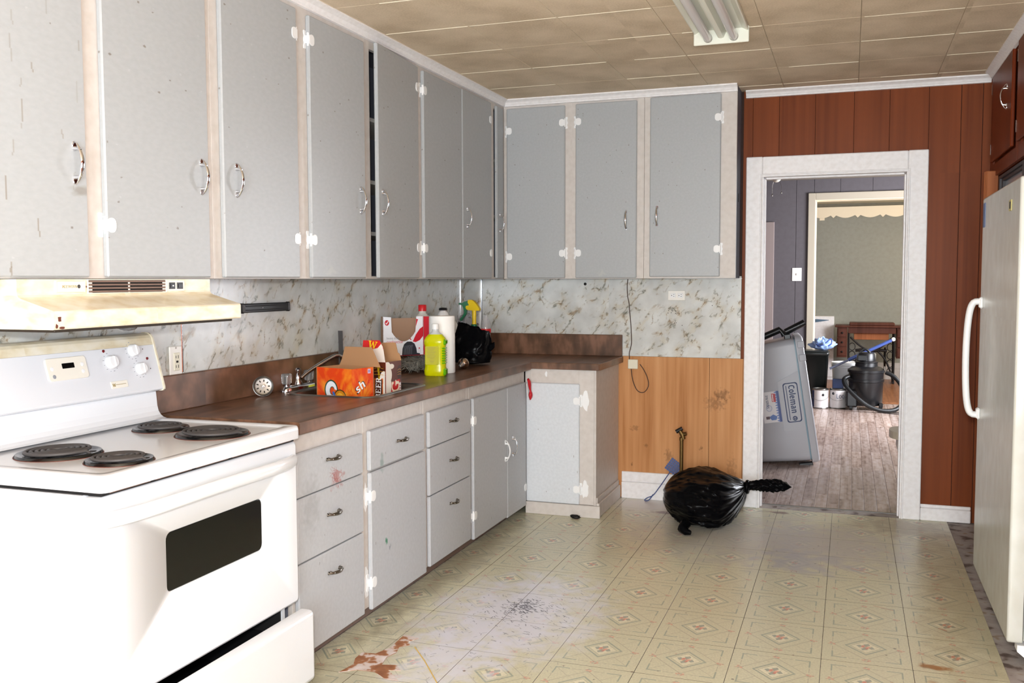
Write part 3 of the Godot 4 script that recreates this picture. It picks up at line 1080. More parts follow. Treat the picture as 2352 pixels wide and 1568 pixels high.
# a stepped cove along a to b, its back on the wall, facing out; the ends are cut back by m0, m1 at the outer face
func cove(called: String, a: Vector3, b: Vector3, out: Vector3, m0: float, m1: float) -> void:
	var prof := [Vector2(0, -0.001), Vector2(0.044, -0.001), Vector2(0.044, -0.009), Vector2(0.037, -0.012), Vector2(0.024, -0.020), Vector2(0.016, -0.032), Vector2(0.012, -0.035), Vector2(0.012, -0.041), Vector2(0, -0.043)]
	var dir := (b - a).normalized()
	var l0 := PackedVector3Array()
	var l1 := PackedVector3Array()
	for p in prof:
		l0.append(a + out * p.x + Vector3.UP * p.y + dir * (m0 * p.x / 0.044))
		l1.append(b + out * p.x + Vector3.UP * p.y - dir * (m1 * p.x / 0.044))
	if out.cross(Vector3.DOWN).dot(dir) < 0.0:
		l0.reverse()
		l1.reverse()
	var m := B.new()
	for i in l0.size():
		var j := (i + 1) % l0.size()
		m.quad(l0[i], l0[j], l1[j], l1[i])
	m.fan(l0, true)
	m.fan(l1, false)
	struct(called, m, M.white_trim)


var pull_mesh: Mesh
var small_pull_mesh: Mesh
var hinge_mesh: Mesh

func make_pull(length: float, out: float, r: float) -> Mesh:
	var b := B.new()
	var pts := []
	var rad := []
	for i in 21:
		var t := i / 20.0
		var s := sin(PI * t)
		pts.append(Vector3(0, (t - 0.5) * length, 0.003 + out * pow(s, 0.75)))
		rad.append(0.0012 + r * pow(s, 0.6))
	b.tube(pts, rad, 10, true, 0.55, Vector3.RIGHT)
	for s in [-1, 1]:
		var y: float = s * length * 0.33
		b.tube([Vector3(0, y, 0.0), Vector3(0, y * 0.98, out * 0.5), Vector3(0, y * 0.86, out * 0.92)], [r * 1.15, r * 0.7, r * 0.6], 8)
		b.slab(r * 2.4, length * 0.16, 0.003, r, 0.001, Vector3(0, s * length * 0.42, 0.0))
	return b.mesh()

func make_hinge() -> Mesh:
	# the knuckle on the edge at x = 0, the rounded leaf on the door (x > 0), the narrow one on the frame
	var b := B.new()
	b.slab(0.036, 0.044, 0.003, 0.016, 0.001, Vector3(0.018, 0, 0.0197))
	b.tube([Vector3(-0.001, -0.026, 0.0145), Vector3(-0.001, 0.026, 0.0145)], 0.0052, 10)
	b.box(Vector3(0.002, 0, 0.019), Vector3(0.012, 0.036, 0.006), 0.001)
	var w := PackedVector2Array()
	for i in 13:
		var t := i / 12.0
		w.append(Vector2(-0.013 - 0.002 * sin(t * PI * 5.0), lerpf(-0.036, 0.036, t)))
	w.append(Vector2(0.001, 0.036))
	w.append(Vector2(0.001, -0.036))
	b.prism(w, 0.0005, 0.0035)
	b.box(Vector3(-0.003, 0, 0.007), Vector3(0.004, 0.03, 0.014))
	return b.mesh()

# a cupboard carcass with its painted face frame: x runs along its width, z towards its front
func cabinet(called: String, label: String, at: Vector3, turn: float, width: float, y0: float, y1: float, depth: float, stiles: Array, rails: Array, group: String, inside: Material, shelves := []) -> Node3D:
	var o := thing(called, label, "cabinet", at, turn, group)
	var c := B.new()
	var d := depth - 0.02
	var yt := y1 if y0 > 1.0 else 0.735
	c.span(0.001, 0.017, y0, yt, 0, d)
	c.span(width - 0.017, width - 0.001, y0, yt, 0, d)
	c.span(0.017, width - 0.017, y0, y0 + 0.014, 0, d)
	if y0 > 1.0:
		c.span(0.017, width - 0.017, y1 - 0.014, y1, 0, d)
	c.span(0.017, width - 0.017, y0 + 0.014, yt - 0.014, 0, 0.006)
	part(o, "carcass", c, inside)
	for y in shelves:
		part(o, "shelf", B.new().span(0.018, width - 0.018, y - 0.009, y + 0.009, 0.007, d - 0.02, 0.001), M.white_wall)
	var f := B.new()
	for s in stiles:
		f.span(s[0], s[1], y0, y1, d + 0.0005, depth, 0.001)
	for r in rails:
		f.span(r[0] - 0.004, r[1] + 0.004, r[2], r[3], d + 0.0005, depth - 0.0008, 0.0)
	part(o, "face_frame", f, M.beige_frame)
	return o

# a door or drawer front laid on the face frame; side: -1 hinged on its left, 1 on its right, 0 a drawer
func front(cab: Node3D, called: String, u0: float, u1: float, v0: float, v1: float, depth: float, m: Material, side: int, hinges: Array, ajar := 0.0) -> MeshInstance3D:
	var piv := u1 if side > 0 else u0
	var b := B.new().box(Vector3((u0 + u1) * 0.5 - piv, (v0 + v1) * 0.5, 0.01), Vector3(u1 - u0, v1 - v0, 0.019), 0.0045)
	var o := part(cab, called, b, m, Vector3(piv, 0, depth))
	o.rotation.y = ajar * side
	for y in hinges:
		var h := share(o, "hinge", hinge_mesh, M.white_gloss, Vector3(0, y, 0))
		if side > 0:
			h.rotation.z = PI
	return o

func grip(door: MeshInstance3D, u: float, v: float, upright: bool, m: Material) -> void:
	var h := share(door, "handle", pull_mesh if upright else small_pull_mesh, m, Vector3(u - door.position.x, v, 0.0196))
	if not upright:
		h.rotation.z = PI / 2

func cupboards() -> void:
	pull_mesh = make_pull(0.122, 0.026, 0.0062)
	small_pull_mesh = make_pull(0.098, 0.022, 0.0056)
	hinge_mesh = make_hinge()
	var q := PI / 2
	var t0 := 1.412
	var t1 := 2.466
	var lo := 1.408
	var hi := 2.528
	var hy := [1.566, 2.367]
	# hung along the left wall, over the range first; u = start - z
	var g := "tall grey wall cupboards on the left wall"
	var s := 4.34
	var c := cabinet("wall_cupboard", "grey two-door wall cupboard above the range hood, rust drips on its left door", Vector3(0.002, 0, s), q, s - 3.177, lo, hi, 0.314, [[0, 0.1], [s - 3.785, s - 3.68], [s - 3.226, s - 3.177]], [[0.1, s - 3.226, lo, 1.43], [0.1, s - 3.226, 2.45, hi]], g, M.shelf_dark, [1.8, 2.15])
	var d := front(c, "door", s - 4.25, s - 3.7675, t0, t1, 0.314, M.grey_paint, -1, hy)
	grip(d, s - 3.815, 1.733, true, M.chrome)
	d = front(c, "door", s - 3.6974, s - 3.2155, t0, t1, 0.314, M.grey_paint, -1, hy)
	grip(d, s - 3.258, 1.75, true, M.chrome)
	s = 3.175
	c = cabinet("wall_cupboard", "grey two-door wall cupboard to the right of the range hood, above the knife bar", Vector3(0.002, 0, s), q, s - 2.071, lo, hi, 0.314, [[0, s - 3.126], [s - 2.664, s - 2.55], [s - 2.112, s - 2.071]], [[s - 3.126, s - 2.112, lo, 1.43], [s - 3.126, s - 2.112, 2.45, hi]], g, M.shelf_dark, [1.8, 2.15])
	d = front(c, "door", s - 3.1357, s - 2.6529, t0, t1, 0.314, M.grey_paint, 1, hy)
	grip(d, s - 3.063, 1.757, true, M.chrome)
	d = front(c, "door", s - 2.5615, s - 2.1018, t0, t1 - 0.002, 0.314, M.grey_paint, -1, hy)
	grip(d, s - 2.150, 1.757, true, M.chrome)
	s = 2.07
	c = cabinet("wall_cupboard", "grey wall cupboard whose left door stands ajar, showing dark shelves", Vector3(0.002, 0, s), q, s - 0.966, lo, hi, 0.314, [[0, 0.05], [s - 1.53, s - 1.462], [s - 0.98, s - 0.966]], [[0.05, s - 0.98, lo, 1.42], [0.05, s - 0.98, 2.452, hi]], g, M.shelf_dark, [1.62, 1.86, 2.15])
	d = front(c, "door", s - 2.058, s - 1.538, t0, t1 + 0.004, 0.314, M.grey_paint, 1, hy, 0.078)
	grip(d, s - 2.012, 1.757, true, M.chrome)
	d = front(c, "door", s - 1.474, s - 0.972, t0, t1, 0.314, M.grey_paint, -1, hy)
	s = 0.965
	c = cabinet("wall_cupboard", "grey wall cupboard filling the corner, with a narrow second door", Vector3(0.002, 0, s), q, s - 0.004, lo, hi, 0.314, [[0, 0.01], [s - 0.515, s - 0.415], [s - 0.3, s - 0.2]], [[0.01, s - 0.3, lo, 1.42], [0.01, s - 0.3, 2.452, hi]], g, M.shelf_dark, [1.8, 2.15])
	d = front(c, "door", s - 0.9588, s - 0.5, t0, t1 + 0.004, 0.314, M.grey_paint, 1, hy)
	grip(d, s - 0.895, 1.757, true, M.chrome)
	d = front(c, "door", s - 0.404, s - 0.287, t0, t1 + 0.004, 0.314, M.grey_paint, 0, [])
	grip(d, s - 0.357, 1.757, true, M.chrome)
	# hung on the end wall
	g = "tall grey wall cupboards on the end wall"
	s = 0.319
	c = cabinet("wall_cupboard", "grey two-door wall cupboard on the end wall, next to the corner", Vector3(s, 0, 0.002), 0.0, 1.219 - s, lo, hi, 0.239, [[0, 0.036], [0.722 - s, 0.8 - s], [1.172 - s, 1.219 - s]], [[0.036, 1.172 - s, lo, 1.42], [0.036, 1.172 - s, 2.452, hi]], g, M.shelf_dark, [1.8])
	d = front(c, "door", 0.345 - s, 0.7265 - s, t0, t1 + 0.006, 0.239, M.grey_paint, 1, hy)
	for y in [1.548, 2.333]:
		share(d, "hinge", hinge_mesh, M.white_gloss, Vector3(0.345 - 0.7265, y, 0))
	d = front(c, "door", 0.796 - s, 1.177 - s, t0, t1 + 0.008, 0.239, M.grey_paint, -1, hy)
	grip(d, 1.114 - s, 1.762, true, M.chrome)
	s = 1.2205
	c = cabinet("wall_cupboard", "single-door grey wall cupboard on the end wall, beside the doorway", Vector3(s, 0, 0.002), 0.0, 1.764 - s, lo, hi, 0.239, [[0, 1.268 - s], [1.668 - s, 1.764 - s]], [[1.268 - s, 1.668 - s, lo, 1.42], [1.268 - s, 1.668 - s, 2.452, hi]], g, M.shelf_dark, [1.8])
	d = front(c, "door", 1.2575 - s, 1.6745 - s, t0 + 0.006, t1 + 0.016, 0.239, M.grey_paint, 1, [1.58, 2.345])
	grip(d, 1.302 - s, 1.78, true, M.chrome)
	part(c, "slot", B.new().span(1.7635 - s, 1.7648 - s, 1.86, 1.91, 0.12, 0.132), M.black_gap)

	# under the worktop, along the left wall
	g = "grey base cupboards under the worktop"
	lo = 0.072
	hi = 0.872
	var dd := 0.573
	var low := M.grey_paint_low as Material
	s = 3.125
	c = cabinet("base_cupboard", "grey base unit of three drawers right beside the range", Vector3(0.002, 0, s), q, s - 2.604, lo, hi, dd, [[0, 0.04], [s - 2.66, s - 2.604]], [[0.04, s - 2.66, 0.78, hi], [0.04, s - 2.66, 0.61, 0.65], [0.04, s - 2.66, 0.38, 0.42], [0.04, s - 2.66, lo, 0.1]], g, M.shelf_dark)
	for r in [[0.638, 0.797, 0.742], [0.403, 0.634, 0.535], [0.066, 0.398, 0.315]]:
		d = front(c, "drawer", s - 3.112, s - 2.634, r[0], r[1], dd, low, 0, [])
		grip(d, s - 2.868, r[2], false, M.tarnish)
	kick(c, s - 2.604)
	s = 2.602
	c = cabinet("base_cupboard", "grey base unit with one drawer over one door, green paint dab on the door", Vector3(0.002, 0, s), q, s - 2.031, lo, hi, dd, [[0, s - 2.565], [s - 2.06, s - 2.031]], [[s - 2.565, s - 2.06, 0.78, hi], [s - 2.565, s - 2.06, 0.61, 0.66], [s - 2.565, s - 2.06, lo, 0.1]], g, M.shelf_dark)
	d = front(c, "drawer", s - 2.575, s - 2.056, 0.634, 0.797, dd, low, 0, [])
	grip(d, s - 2.29, 0.718, false, M.tarnish)
	d = front(c, "door", s - 2.572, s - 2.045, 0.062, 0.626, dd, low, -1, [0.53, 0.175])
	part(c, "paint_chip", B.new().span(s - 2.041, s - 2.036, 0.30, 0.45, dd, dd + 0.006), M.scrap_red)
	patch(c, s - 2.586, 0.53, dd, 0.018, 0.055)
	patch(c, s - 2.586, 0.175, dd, 0.02, 0.065)
	kick(c, s - 2.031)
	s = 2.029
	c = cabinet("base_cupboard", "grey base unit of three drawers between the single-door unit and the double doors", Vector3(0.002, 0, s), q, s - 1.481, lo, hi, dd, [[0, s - 1.995], [s - 1.51, s - 1.481]], [[s - 1.995, s - 1.51, 0.78, hi], [s - 1.995, s - 1.51, 0.61, 0.65], [s - 1.995, s - 1.51, 0.38, 0.42], [s - 1.995, s - 1.51, lo, 0.1]], g, M.shelf_dark)
	for r in [[0.633, 0.798, 0.723], [0.408, 0.629, 0.532], [0.075, 0.403, 0.322]]:
		d = front(c, "drawer", s - 2.004, s - 1.499, r[0], r[1], dd, low, 0, [])
		grip(d, s - 1.728, r[2], false, M.tarnish)
	kick(c, s - 1.481)
	s = 1.479
	c = cabinet("base_cupboard", "grey base unit with a pair of doors running into the corner", Vector3(0.002, 0, s), q, s - 0.6, lo, hi, dd, [[0, s - 1.45], [s - 0.615, s - 0.6]], [[s - 1.45, s - 0.615, 0.78, hi], [s - 1.45, s - 0.615, lo, 0.1]], g, M.shelf_dark)
	d = front(c, "door", s - 1.46, s - 0.951, 0.06, 0.795, dd, low, -1, [0.68, 0.185])
	grip(d, s - 0.987, 0.445, true, M.white_gloss)
	d = front(c, "door", s - 0.948, s - 0.622, 0.052, 0.795, dd, low, 1, [0.165])
	grip(d, s - 0.862, 0.450, true, M.chrome)
	patch(c, s - 1.469, 0.68, dd, 0.013, 0.05)
	patch(c, s - 1.469, 0.185, dd, 0.013, 0.05)
	kick(c, s - 0.6)
	# the return under the end wall
	s = 0.6
	c = cabinet("base_cupboard", "corner base unit facing the room with one pale grey door and a plain end panel", Vector3(s, 0, 0.002), 0.0, 0.4, lo, hi, dd, [[-0.026, 0.012], [0.305, 0.4]], [[0.012, 0.305, 0.785, hi], [0.012, 0.305, lo, 0.09]], g, M.shelf_dark)
	d = front(c, "door", -0.016, 0.314, 0.074, 0.79, dd, M.pale_paint, 1, [0.69, 0.165])
	patch(c, 0.347, 0.69, dd, 0.024, 0.058)
	patch(c, 0.345, 0.165, dd, 0.022, 0.052)
	patch(c, 0.105, 0.842, dd, 0.008, 0.018)
	part(c, "end_panel", B.new().span(0.4005, 0.412, 0.0, hi, 0.0, dd, 0.001), M.beige_frame)
	var bb := B.new()
	bb.span(-0.02, 0.44, 0.0, 0.0715, dd + 0.0005, dd + 0.02, 0.002)
	part(c, "base_board", bb, M.beige_frame)
	bb = B.new()
	bb.span(0.4125, 0.432, 0.0, 0.085, 0.02, dd, 0.003)
	bb.span(0.4125, 0.422, 0.085, 0.118, 0.02, dd, 0.003)
	part(c, "base_board", bb, M.beige_frame)
	# the brown cupboards high on the right
	g = "brown varnished cupboards above the freezer"
	s = 3.124
	var wd := M.cupboard_wood as Material
	for n in 3:
		var z0: float = [0.012, 0.955, 2.2][n]
		var z1: float = [0.95, 2.195, 3.4][n]
		var o := thing("wall_cupboard", ["brown varnished wall cupboard in the corner above the window, chrome pull on its door", "brown varnished wall cupboard above the far side of the freezer", "brown varnished wall cupboard above the near side of the freezer"][n], "cabinet", Vector3(s, 0, z0), 0.0, g)
		var l := z1 - z0
		part(o, "carcass", B.new().span(0.012, 0.55 if n > 0 else 0.4, 1.952, 2.528, 0.0, l, 0.001), wd)
		var ff := B.new()
		ff.span(0.0, 0.0115, 1.952, 2.528, 0.0, 0.1 if n == 0 else 0.07, 0.001)
		ff.span(0.0, 0.0115, 1.952, 2.528, l - 0.07, l, 0.001)
		ff.span(0.0, 0.0115, 1.952, 2.02, 0.1 if n == 0 else 0.07, l - 0.07, 0.001)
		ff.span(0.0, 0.0115, 2.475, 2.528, 0.1 if n == 0 else 0.07, l - 0.07, 0.001)
		part(o, "face_frame", ff, wd)
		var a := 0.13 if n == 0 else 0.04
		var dr := part(o, "door", B.new().span(-0.017, -0.0005, 2.03, 2.49, a, l - 0.04 if n else 0.82, 0.004), wd)
		for y in [2.1, 2.42]:
			part(dr, "hinge", B.new().span(-0.0195, -0.0168, y - 0.028, y + 0.028, a + 0.004, a + 0.012, 0.001), M.chrome)
		var p := share(dr, "handle", pull_mesh, M.chrome, Vector3(-0.0172, 2.29, 0.68 if n == 0 else l - 0.12))
		p.rotation.y = -PI / 2

func kick(c: Node3D, width: float) -> void:
	part(c, "toe_kick", B.new().span(0.0, width, 0.0, 0.07, 0.49, 0.518, 0.001), M.vent_brown)

# a ragged touch-up of white paint round a hinge
func patch(c: Node3D, u: float, v: float, depth: float, rx: float, ry: float) -> void:
	var p := PackedVector2Array()
	for i in 16:
		var a := TAU * i / 16
		var k := rng.randf_range(0.75, 1.15)
		p.append(Vector2(u + cos(a) * rx * k, v + sin(a) * ry * k))
	part(c, "paint_patch", B.new().prism(p, depth + 0.0001, depth + 0.0006), M.white_gloss)


func worktop() -> void:
	var y0 := 0.874
	var y1 := 0.913
	var o := thing("worktop", "L-shaped brown laminate worktop with an upstand, worn red around the sink", "worktop", Vector3(0.002, 0, 0.004))
	var hx0 := 0.125
	var hx1 := 0.535
	var hz0 := 1.905
	var hz1 := 2.445
	var t := B.new()
	t.span(0.0, 0.608, y0, y1, hz1, 3.13)
	t.span(0.0, 0.608, y0, y1, 0.0, hz0)
	t.span(0.0, hx0, y0, y1, hz0, hz1)
	t.span(hx1, 0.608, y0, y1, hz0, hz1)
	t.span(0.608, 1.034, y0, y1, 0.0, 0.585)
	part(o, "top", t, M.worktop)
	# rounded front edge, built down a little below the top
	var e := B.new()
	var prof := PackedVector2Array([Vector2(0.608, 0.868), Vector2(0.617, 0.868), Vector2(0.6205, 0.872), Vector2(0.6205, 0.906), Vector2(0.618, 0.9115), Vector2(0.6125, 0.913), Vector2(0.608, 0.913)])
	e.at(Transform3D(Basis.IDENTITY, Vector3.ZERO)).prism(prof, 0.604, 3.13)
	e.xf = Transform3D.IDENTITY
	e.span(0.6085, 1.034, 0.874, 0.9128, 0.5855, 0.602, 0.003)
	e.span(1.0345, 1.040, 0.874, 0.9128, 0.0, 0.602, 0.002)
	part(o, "edge_strip", e, M.worktop)
	var s := B.new()
	s.span(0.0, 0.022, y1, 1.05, 0.0, 3.13, 0.003)
	s.span(0.0225, 1.036, y1, 1.05, 0.0, 0.022, 0.003)
	part(o, "upstand", s, M.worktop)

	# steel sink let into the worktop
	var c := Vector3(0.332, 0, 2.179)
	var k := thing("sink", "stained stainless steel sink set into the brown worktop, boxes in it", "sink", c)
	var rim := B.new()
	var put := func(w: float, d: float, r: float, y: float) -> PackedVector3Array:
		var l := PackedVector3Array()
		for p in B.rr(w, d, r, 7):
			l.append(Vector3(p.x, y, -p.y))
		return l
	# outside to inside across the rim, then down the bowl
	rim.loft([put.call(0.44, 0.57, 0.07, 0.9132), put.call(0.438, 0.568, 0.07, 0.9165), put.call(0.43, 0.56, 0.068, 0.9178), put.call(0.40, 0.53, 0.06, 0.9172), put.call(0.392, 0.522, 0.06, 0.912)], false, false)
	part(k, "rim", rim, M.steel)
	var bowl := B.new()
	bowl.loft([put.call(0.392, 0.522, 0.06, 0.912), put.call(0.385, 0.515, 0.06, 0.89), put.call(0.37, 0.50, 0.07, 0.765), put.call(0.34, 0.47, 0.08, 0.747), put.call(0.10, 0.10, 0.05, 0.742)], false, true)
	part(k, "bowl", bowl, M.steel)
	part(k, "drain", B.new().lathe([Vector2(0.0, 0.7425), Vector2(0.04, 0.7425), Vector2(0.044, 0.7455), Vector2(0.038, 0.747), Vector2(0.0, 0.7445)], 20), M.chrome)

	# faucet on the ledge behind
	var f := thing("faucet", "old chrome faucet with two clear ribbed knobs and a thin arched spout", "faucet", Vector3(0.075, 0.9135, 2.275))
	f.rotation.y = 0.0
	var base := B.new()
	base.loft([put_loop(0.05, 0.25, 0.024, 0.0), put_loop(0.05, 0.25, 0.024, 0.012), put_loop(0.042, 0.236, 0.02, 0.022), put_loop(0.028, 0.2, 0.013, 0.026)], false, true)
	part(f, "base", base, M.chrome)
	for sgn in [-1, 1]:
		var kn := B.new()
		var pr := [Vector2(0.014, 0.026), Vector2(0.017, 0.034)]
		kn.lathe(pr, 16, Vector3(0, 0, sgn * 0.092))
		var st := part(f, "knob", kn, M.chrome)
		var cap := B.new()
		var loops := []
		for r in [[0.017, 0.034], [0.0205, 0.040], [0.0225, 0.070], [0.021, 0.078], [0.016, 0.081]]:
			var l := PackedVector3Array()
			for i in 40:
				var a := TAU * i / 40
				var rr: float = r[0] * (1.0 + 0.06 * cos(a * 10))
				l.append(Vector3(cos(a) * rr, r[1], sgn * 0.092 - sin(a) * rr))
			loops.append(l)
		cap.loft(loops)
		part(st, "knob_cap", cap, M.acrylic)
		part(st, "knob_stem", B.new().lathe([Vector2(0.0085, 0.034), Vector2(0.0085, 0.072), Vector2(0.0, 0.074)], 12, Vector3(0, 0, sgn * 0.092)), M.tarnish)
	part(f, "spout_post", B.new().lathe([Vector2(0.019, 0.024), Vector2(0.019, 0.034), Vector2(0.0125, 0.044), Vector2(0.0125, 0.078), Vector2(0.015, 0.081), Vector2(0.015, 0.09), Vector2(0.008, 0.098), Vector2(0.0, 0.099)], 18), M.chrome)
	var sp := []
	for i in 15:
		var u := i / 14.0
		sp.append(Vector3(0.010 + 0.09 * u, 0.05 + 0.105 * pow(u, 0.8) - 0.02 * pow(maxf(0, u - 0.8) / 0.2, 2.0), -0.012 - 0.2 * u))
	sp.append(sp[-1] + Vector3(0.008, -0.03, -0.005))
	part(f, "spout", B.new().tube(sp, 0.0088, 10), M.chrome)

func put_loop(w: float, d: float, r: float, y: float) -> PackedVector3Array:
	var l := PackedVector3Array()
	for p in B.rr(w, d, r, 6):
		l.append(Vector3(p.x, y, -p.y))
	return l


# a builder that takes room coordinates for a thing whose base is at p
func rel(p: Vector3) -> B:
	var b := B.new()
	b.xf = Transform3D(Basis.IDENTITY, -p)
	return b

const FACE_X := Basis(Vector3(0, 0, -1), Vector3(0, 1, 0), Vector3(1, 0, 0))   # local x to the right, y up, z out, for fronts that face +x

func cooker() -> void:
	var p := Vector3(0.012, 0, 3.186)
	var z0 := 3.19
	var z1 := 4.09
	var zc := (z0 + z1) * 0.5
	var o := thing("range", "white electric coil range with four black burners, its bottom drawer pulled open", "stove", p)
	var body := rel(p)
	body.span(0.015, 0.588, 0.05, 0.861, z0 + 0.002, z0 + 0.022, 0.002)
	body.span(0.015, 0.588, 0.05, 0.861, z1 - 0.022, z1 - 0.002, 0.002)
	body.span(0.015, 0.03, 0.05, 0.861, z0 + 0.022, z1 - 0.022)
	body.span(0.03, 0.59, 0.285, 0.3, z0 + 0.022, z1 - 0.022)
	body.span(0.03, 0.588, 0.855, 0.861, z0 + 0.022, z1 - 0.022)
	part(o, "body", body, M.enamel)
	var cav := rel(p)
	cav.span(0.03, 0.592, 0.301, 0.854, z0 + 0.024, z1 - 0.024)
	cav.span(0.03, 0.585, 0.055, 0.284, z0 + 0.024, z0 + 0.03)
	cav.span(0.03, 0.585, 0.055, 0.284, z1 - 0.03, z1 - 0.024)
	cav.span(0.03, 0.585, 0.05, 0.056, z0 + 0.03, z1 - 0.03)
	part(o, "oven_cavity", cav, M.black_gap)
	cav = rel(p).span(0.02, 0.6, 0.8612, 0.8718, z0 + 0.012, z1 - 0.012)
	part(o, "cooktop_seam", cav, M.black_gap)
	for z in [z0 + 0.06, z1 - 0.06]:
		for x in [0.07, 0.54]:
			part(o, "foot", rel(p).lathe([Vector2(0.016, 0.0), Vector2(0.018, 0.004), Vector2(0.01, 0.012), Vector2(0.01, 0.052)], 12, Vector3(x, 0, z)), M.iron)
	# cooktop: a pressed tray with a raised rim
	var c := Vector3(0.336, 0, zc)
	var ct := rel(p)
	var loops := []
	for r in [[0.652, 0.902, 0.022, 0.872], [0.652, 0.902, 0.022, 0.9], [0.650, 0.9, 0.022, 0.908], [0.644, 0.894, 0.02, 0.9135], [0.634, 0.884, 0.018, 0.915], [0.585, 0.836, 0.03, 0.915], [0.572, 0.822, 0.03, 0.9095]]:
		var l := PackedVector3Array()
		for q in B.rr(r[0], r[1], r[2], 6):
			l.append(Vector3(q.x, r[3], -q.y) + c)
		loops.append(l)
	ct.loft(loops)
	part(o, "cooktop", ct, M.enamel)
	for q in [[0.292, 3.862, 0.112, 5], [0.527, 3.886, 0.088, 4], [0.255, 3.392, 0.088, 4], [0.487, 3.43, 0.112, 5]]:
		burner(o, p, q[0], q[1], q[2], q[3])
	# splash back: a curved sheet below, the slanted control panel above
	var sp := PackedVector2Array([Vector2(0.013, 0.9155), Vector2(0.118, 0.9155), Vector2(0.104, 0.919), Vector2(0.092, 0.927), Vector2(0.083, 0.94), Vector2(0.078, 0.958), Vector2(0.074, 1.0), Vector2(0.073, 1.008), Vector2(0.013, 1.008)])
	part(o, "splash_back", rel(p).prism(sp, z0 + 0.008, z1 - 0.004), M.enamel)
	var pn := PackedVector2Array([Vector2(0.013, 1.009), Vector2(0.076, 1.009), Vector2(0.098, 1.015), Vector2(0.1035, 1.019), Vector2(0.1035, 1.026), Vector2(0.063, 1.175), Vector2(0.013, 1.175)])
	part(o, "control_panel", rel(p).prism(pn, z0 + 0.006, z1), M.enamel)
	var cap := PackedVector2Array([Vector2(0.013, 1.1755), Vector2(0.0635, 1.1755), Vector2(0.0565, 1.2), Vector2(0.05, 1.209), Vector2(0.04, 1.2145), Vector2(0.028, 1.216), Vector2(0.013, 1.216)])
	part(o, "panel_cap", rel(p).prism(cap, z0 + 0.006, z1), M.guard_grime)
	var rim := PackedVector2Array([Vector2(0.013, 1.008), Vector2(0.10, 1.012), Vector2(0.107, 1.018), Vector2(0.107, 1.027), Vector2(0.0665, 1.178), Vector2(0.06, 1.201), Vector2(0.052, 1.212), Vector2(0.04, 1.218), Vector2(0.013, 1.2185)])
	part(o, "panel_end", rel(p).prism(rim, z0 - 0.002, z0 + 0.0055), M.hood_cream)
	# controls on the slant
	var on := func(y: float, z: float) -> Transform3D:
		var up := Vector3(-0.0405, 0.149, 0).normalized()
		return Transform3D(Basis(Vector3(0, 0, -1), up, Vector3(0, 0, -1).cross(up)), Vector3(0.1035 - (y - 1.026) * 0.2718, y, z) - p)
	var b := B.new().at(on.call(1.126, 3.607))
	var disp := part(o, "clock_panel", b.slab(0.164, 0.072, 0.005, 0.01, 0.002), M.plate_cream)
	b = B.new().at(on.call(1.134, 3.603))
	part(disp, "clock_screen", b.slab(0.05, 0.017, 0.0056, 0.002, 0.0005), M.black_glass)
	for q in [[0.062, 0.008], [0.060, -0.014], [-0.062, 0.002], [-0.060, -0.022]]:
		b = B.new().at(on.call(1.126 + q[1], 3.607 - q[0]))
		part(disp, "button", b.slab(0.013, 0.013, 0.0062, 0.0065, 0.001), M.print_grey if q[0] < 0 and q[1] < -0.01 else M.handle_white)
	for q in [[1.13, 3.416, 0.0225], [1.161, 3.304, 0.021], [1.097, 3.288, 0.021]]:
		b = B.new().at(on.call(q[0], q[1]) * Transform3D(Basis(Vector3.RIGHT, PI / 2), Vector3.ZERO))
		var r: float = q[2]
		var k := part(o, "knob", b.lathe([Vector2(r * 1.06, 0.0005), Vector2(r * 1.06, 0.004), Vector2(r, 0.006), Vector2(r * 0.94, 0.015), Vector2(r * 0.84, 0.018), Vector2(0, 0.0185)], 28), M.handle_white)
		b = B.new().at(on.call(q[0], q[1]))
		b.box(Vector3(0.002, 0, 0.0195), Vector3(0.006, r * 1.6, 0.005), 0.002)
		part(k, "knob_grip", b, M.handle_white)
		b = B.new()
		for i in 11:
			var a := TAU * (i + 0.5) / 12 + PI * 0.5
			b.xf = on.call(q[0], q[1])
			b.box(Vector3(cos(a) * (r + 0.009), sin(a) * (r + 0.009), 0.0003), Vector3(0.0035 if i % 2 else 0.006, 0.0022, 0.0005))
		part(o, "dial_marks", b, M.print_grey)
	for q in [[1.174, 3.437], [1.129, 3.242]]:
		b = B.new().at(on.call(q[0] - (0.0 if q[0] < 1.16 else 0.006), q[1]) * Transform3D(Basis(Vector3.RIGHT, PI / 2), Vector3.ZERO))
		part(o, "pilot_lamp", b.lathe([Vector2(0.0052, 0.0003), Vector2(0.0048, 0.003), Vector2(0.0, 0.0042)], 14), M.red_lamp)
	for q in [[1.163, 3.252], [1.094, 3.236]]:
		b = B.new().at(on.call(q[0], q[1]))
		part(o, "dial_dot", b.slab(0.004, 0.004, 0.0006, 0.002, 0.0002), M.print_dark)
	b = B.new().at(on.call(1.055, 3.402))
	var bd := part(o, "badge", b.slab(0.076, 0.024, 0.003, 0.002, 0.001), M.plate_cream)
	writing(bd, "badge_letter", "W", 0.011, M.gold_print, on.call(1.055, 3.428) * Transform3D(Basis.IDENTITY, Vector3(0, -0.001, 0.0033)))
	b = B.new().at(on.call(1.055, 3.396))
	part(bd, "badge_line", b.box(Vector3(0, 0, 0.0032), Vector3(0.046, 0.0016, 0.0006)), M.gold_print)
	# slots under the cooktop's front edge
	var vs := rel(p)
	vs.span(0.6, 0.6405, 0.8605, 0.8715, z0 + 0.012, z1 - 0.012)
	var vent := part(o, "vent_slot", vs, M.black_gap)
	for i in 5:
		vs = rel(p).span(0.6406, 0.6415, 0.8635, 0.8685, z0 + 0.03 + i * 0.17, z0 + 0.18 + i * 0.17, 0.0004)
		part(vent, "vent_louvre", vs, M.vent_brown)
	# oven door with a dark window let into it
	var dw := 0.915
	var dh := 0.555
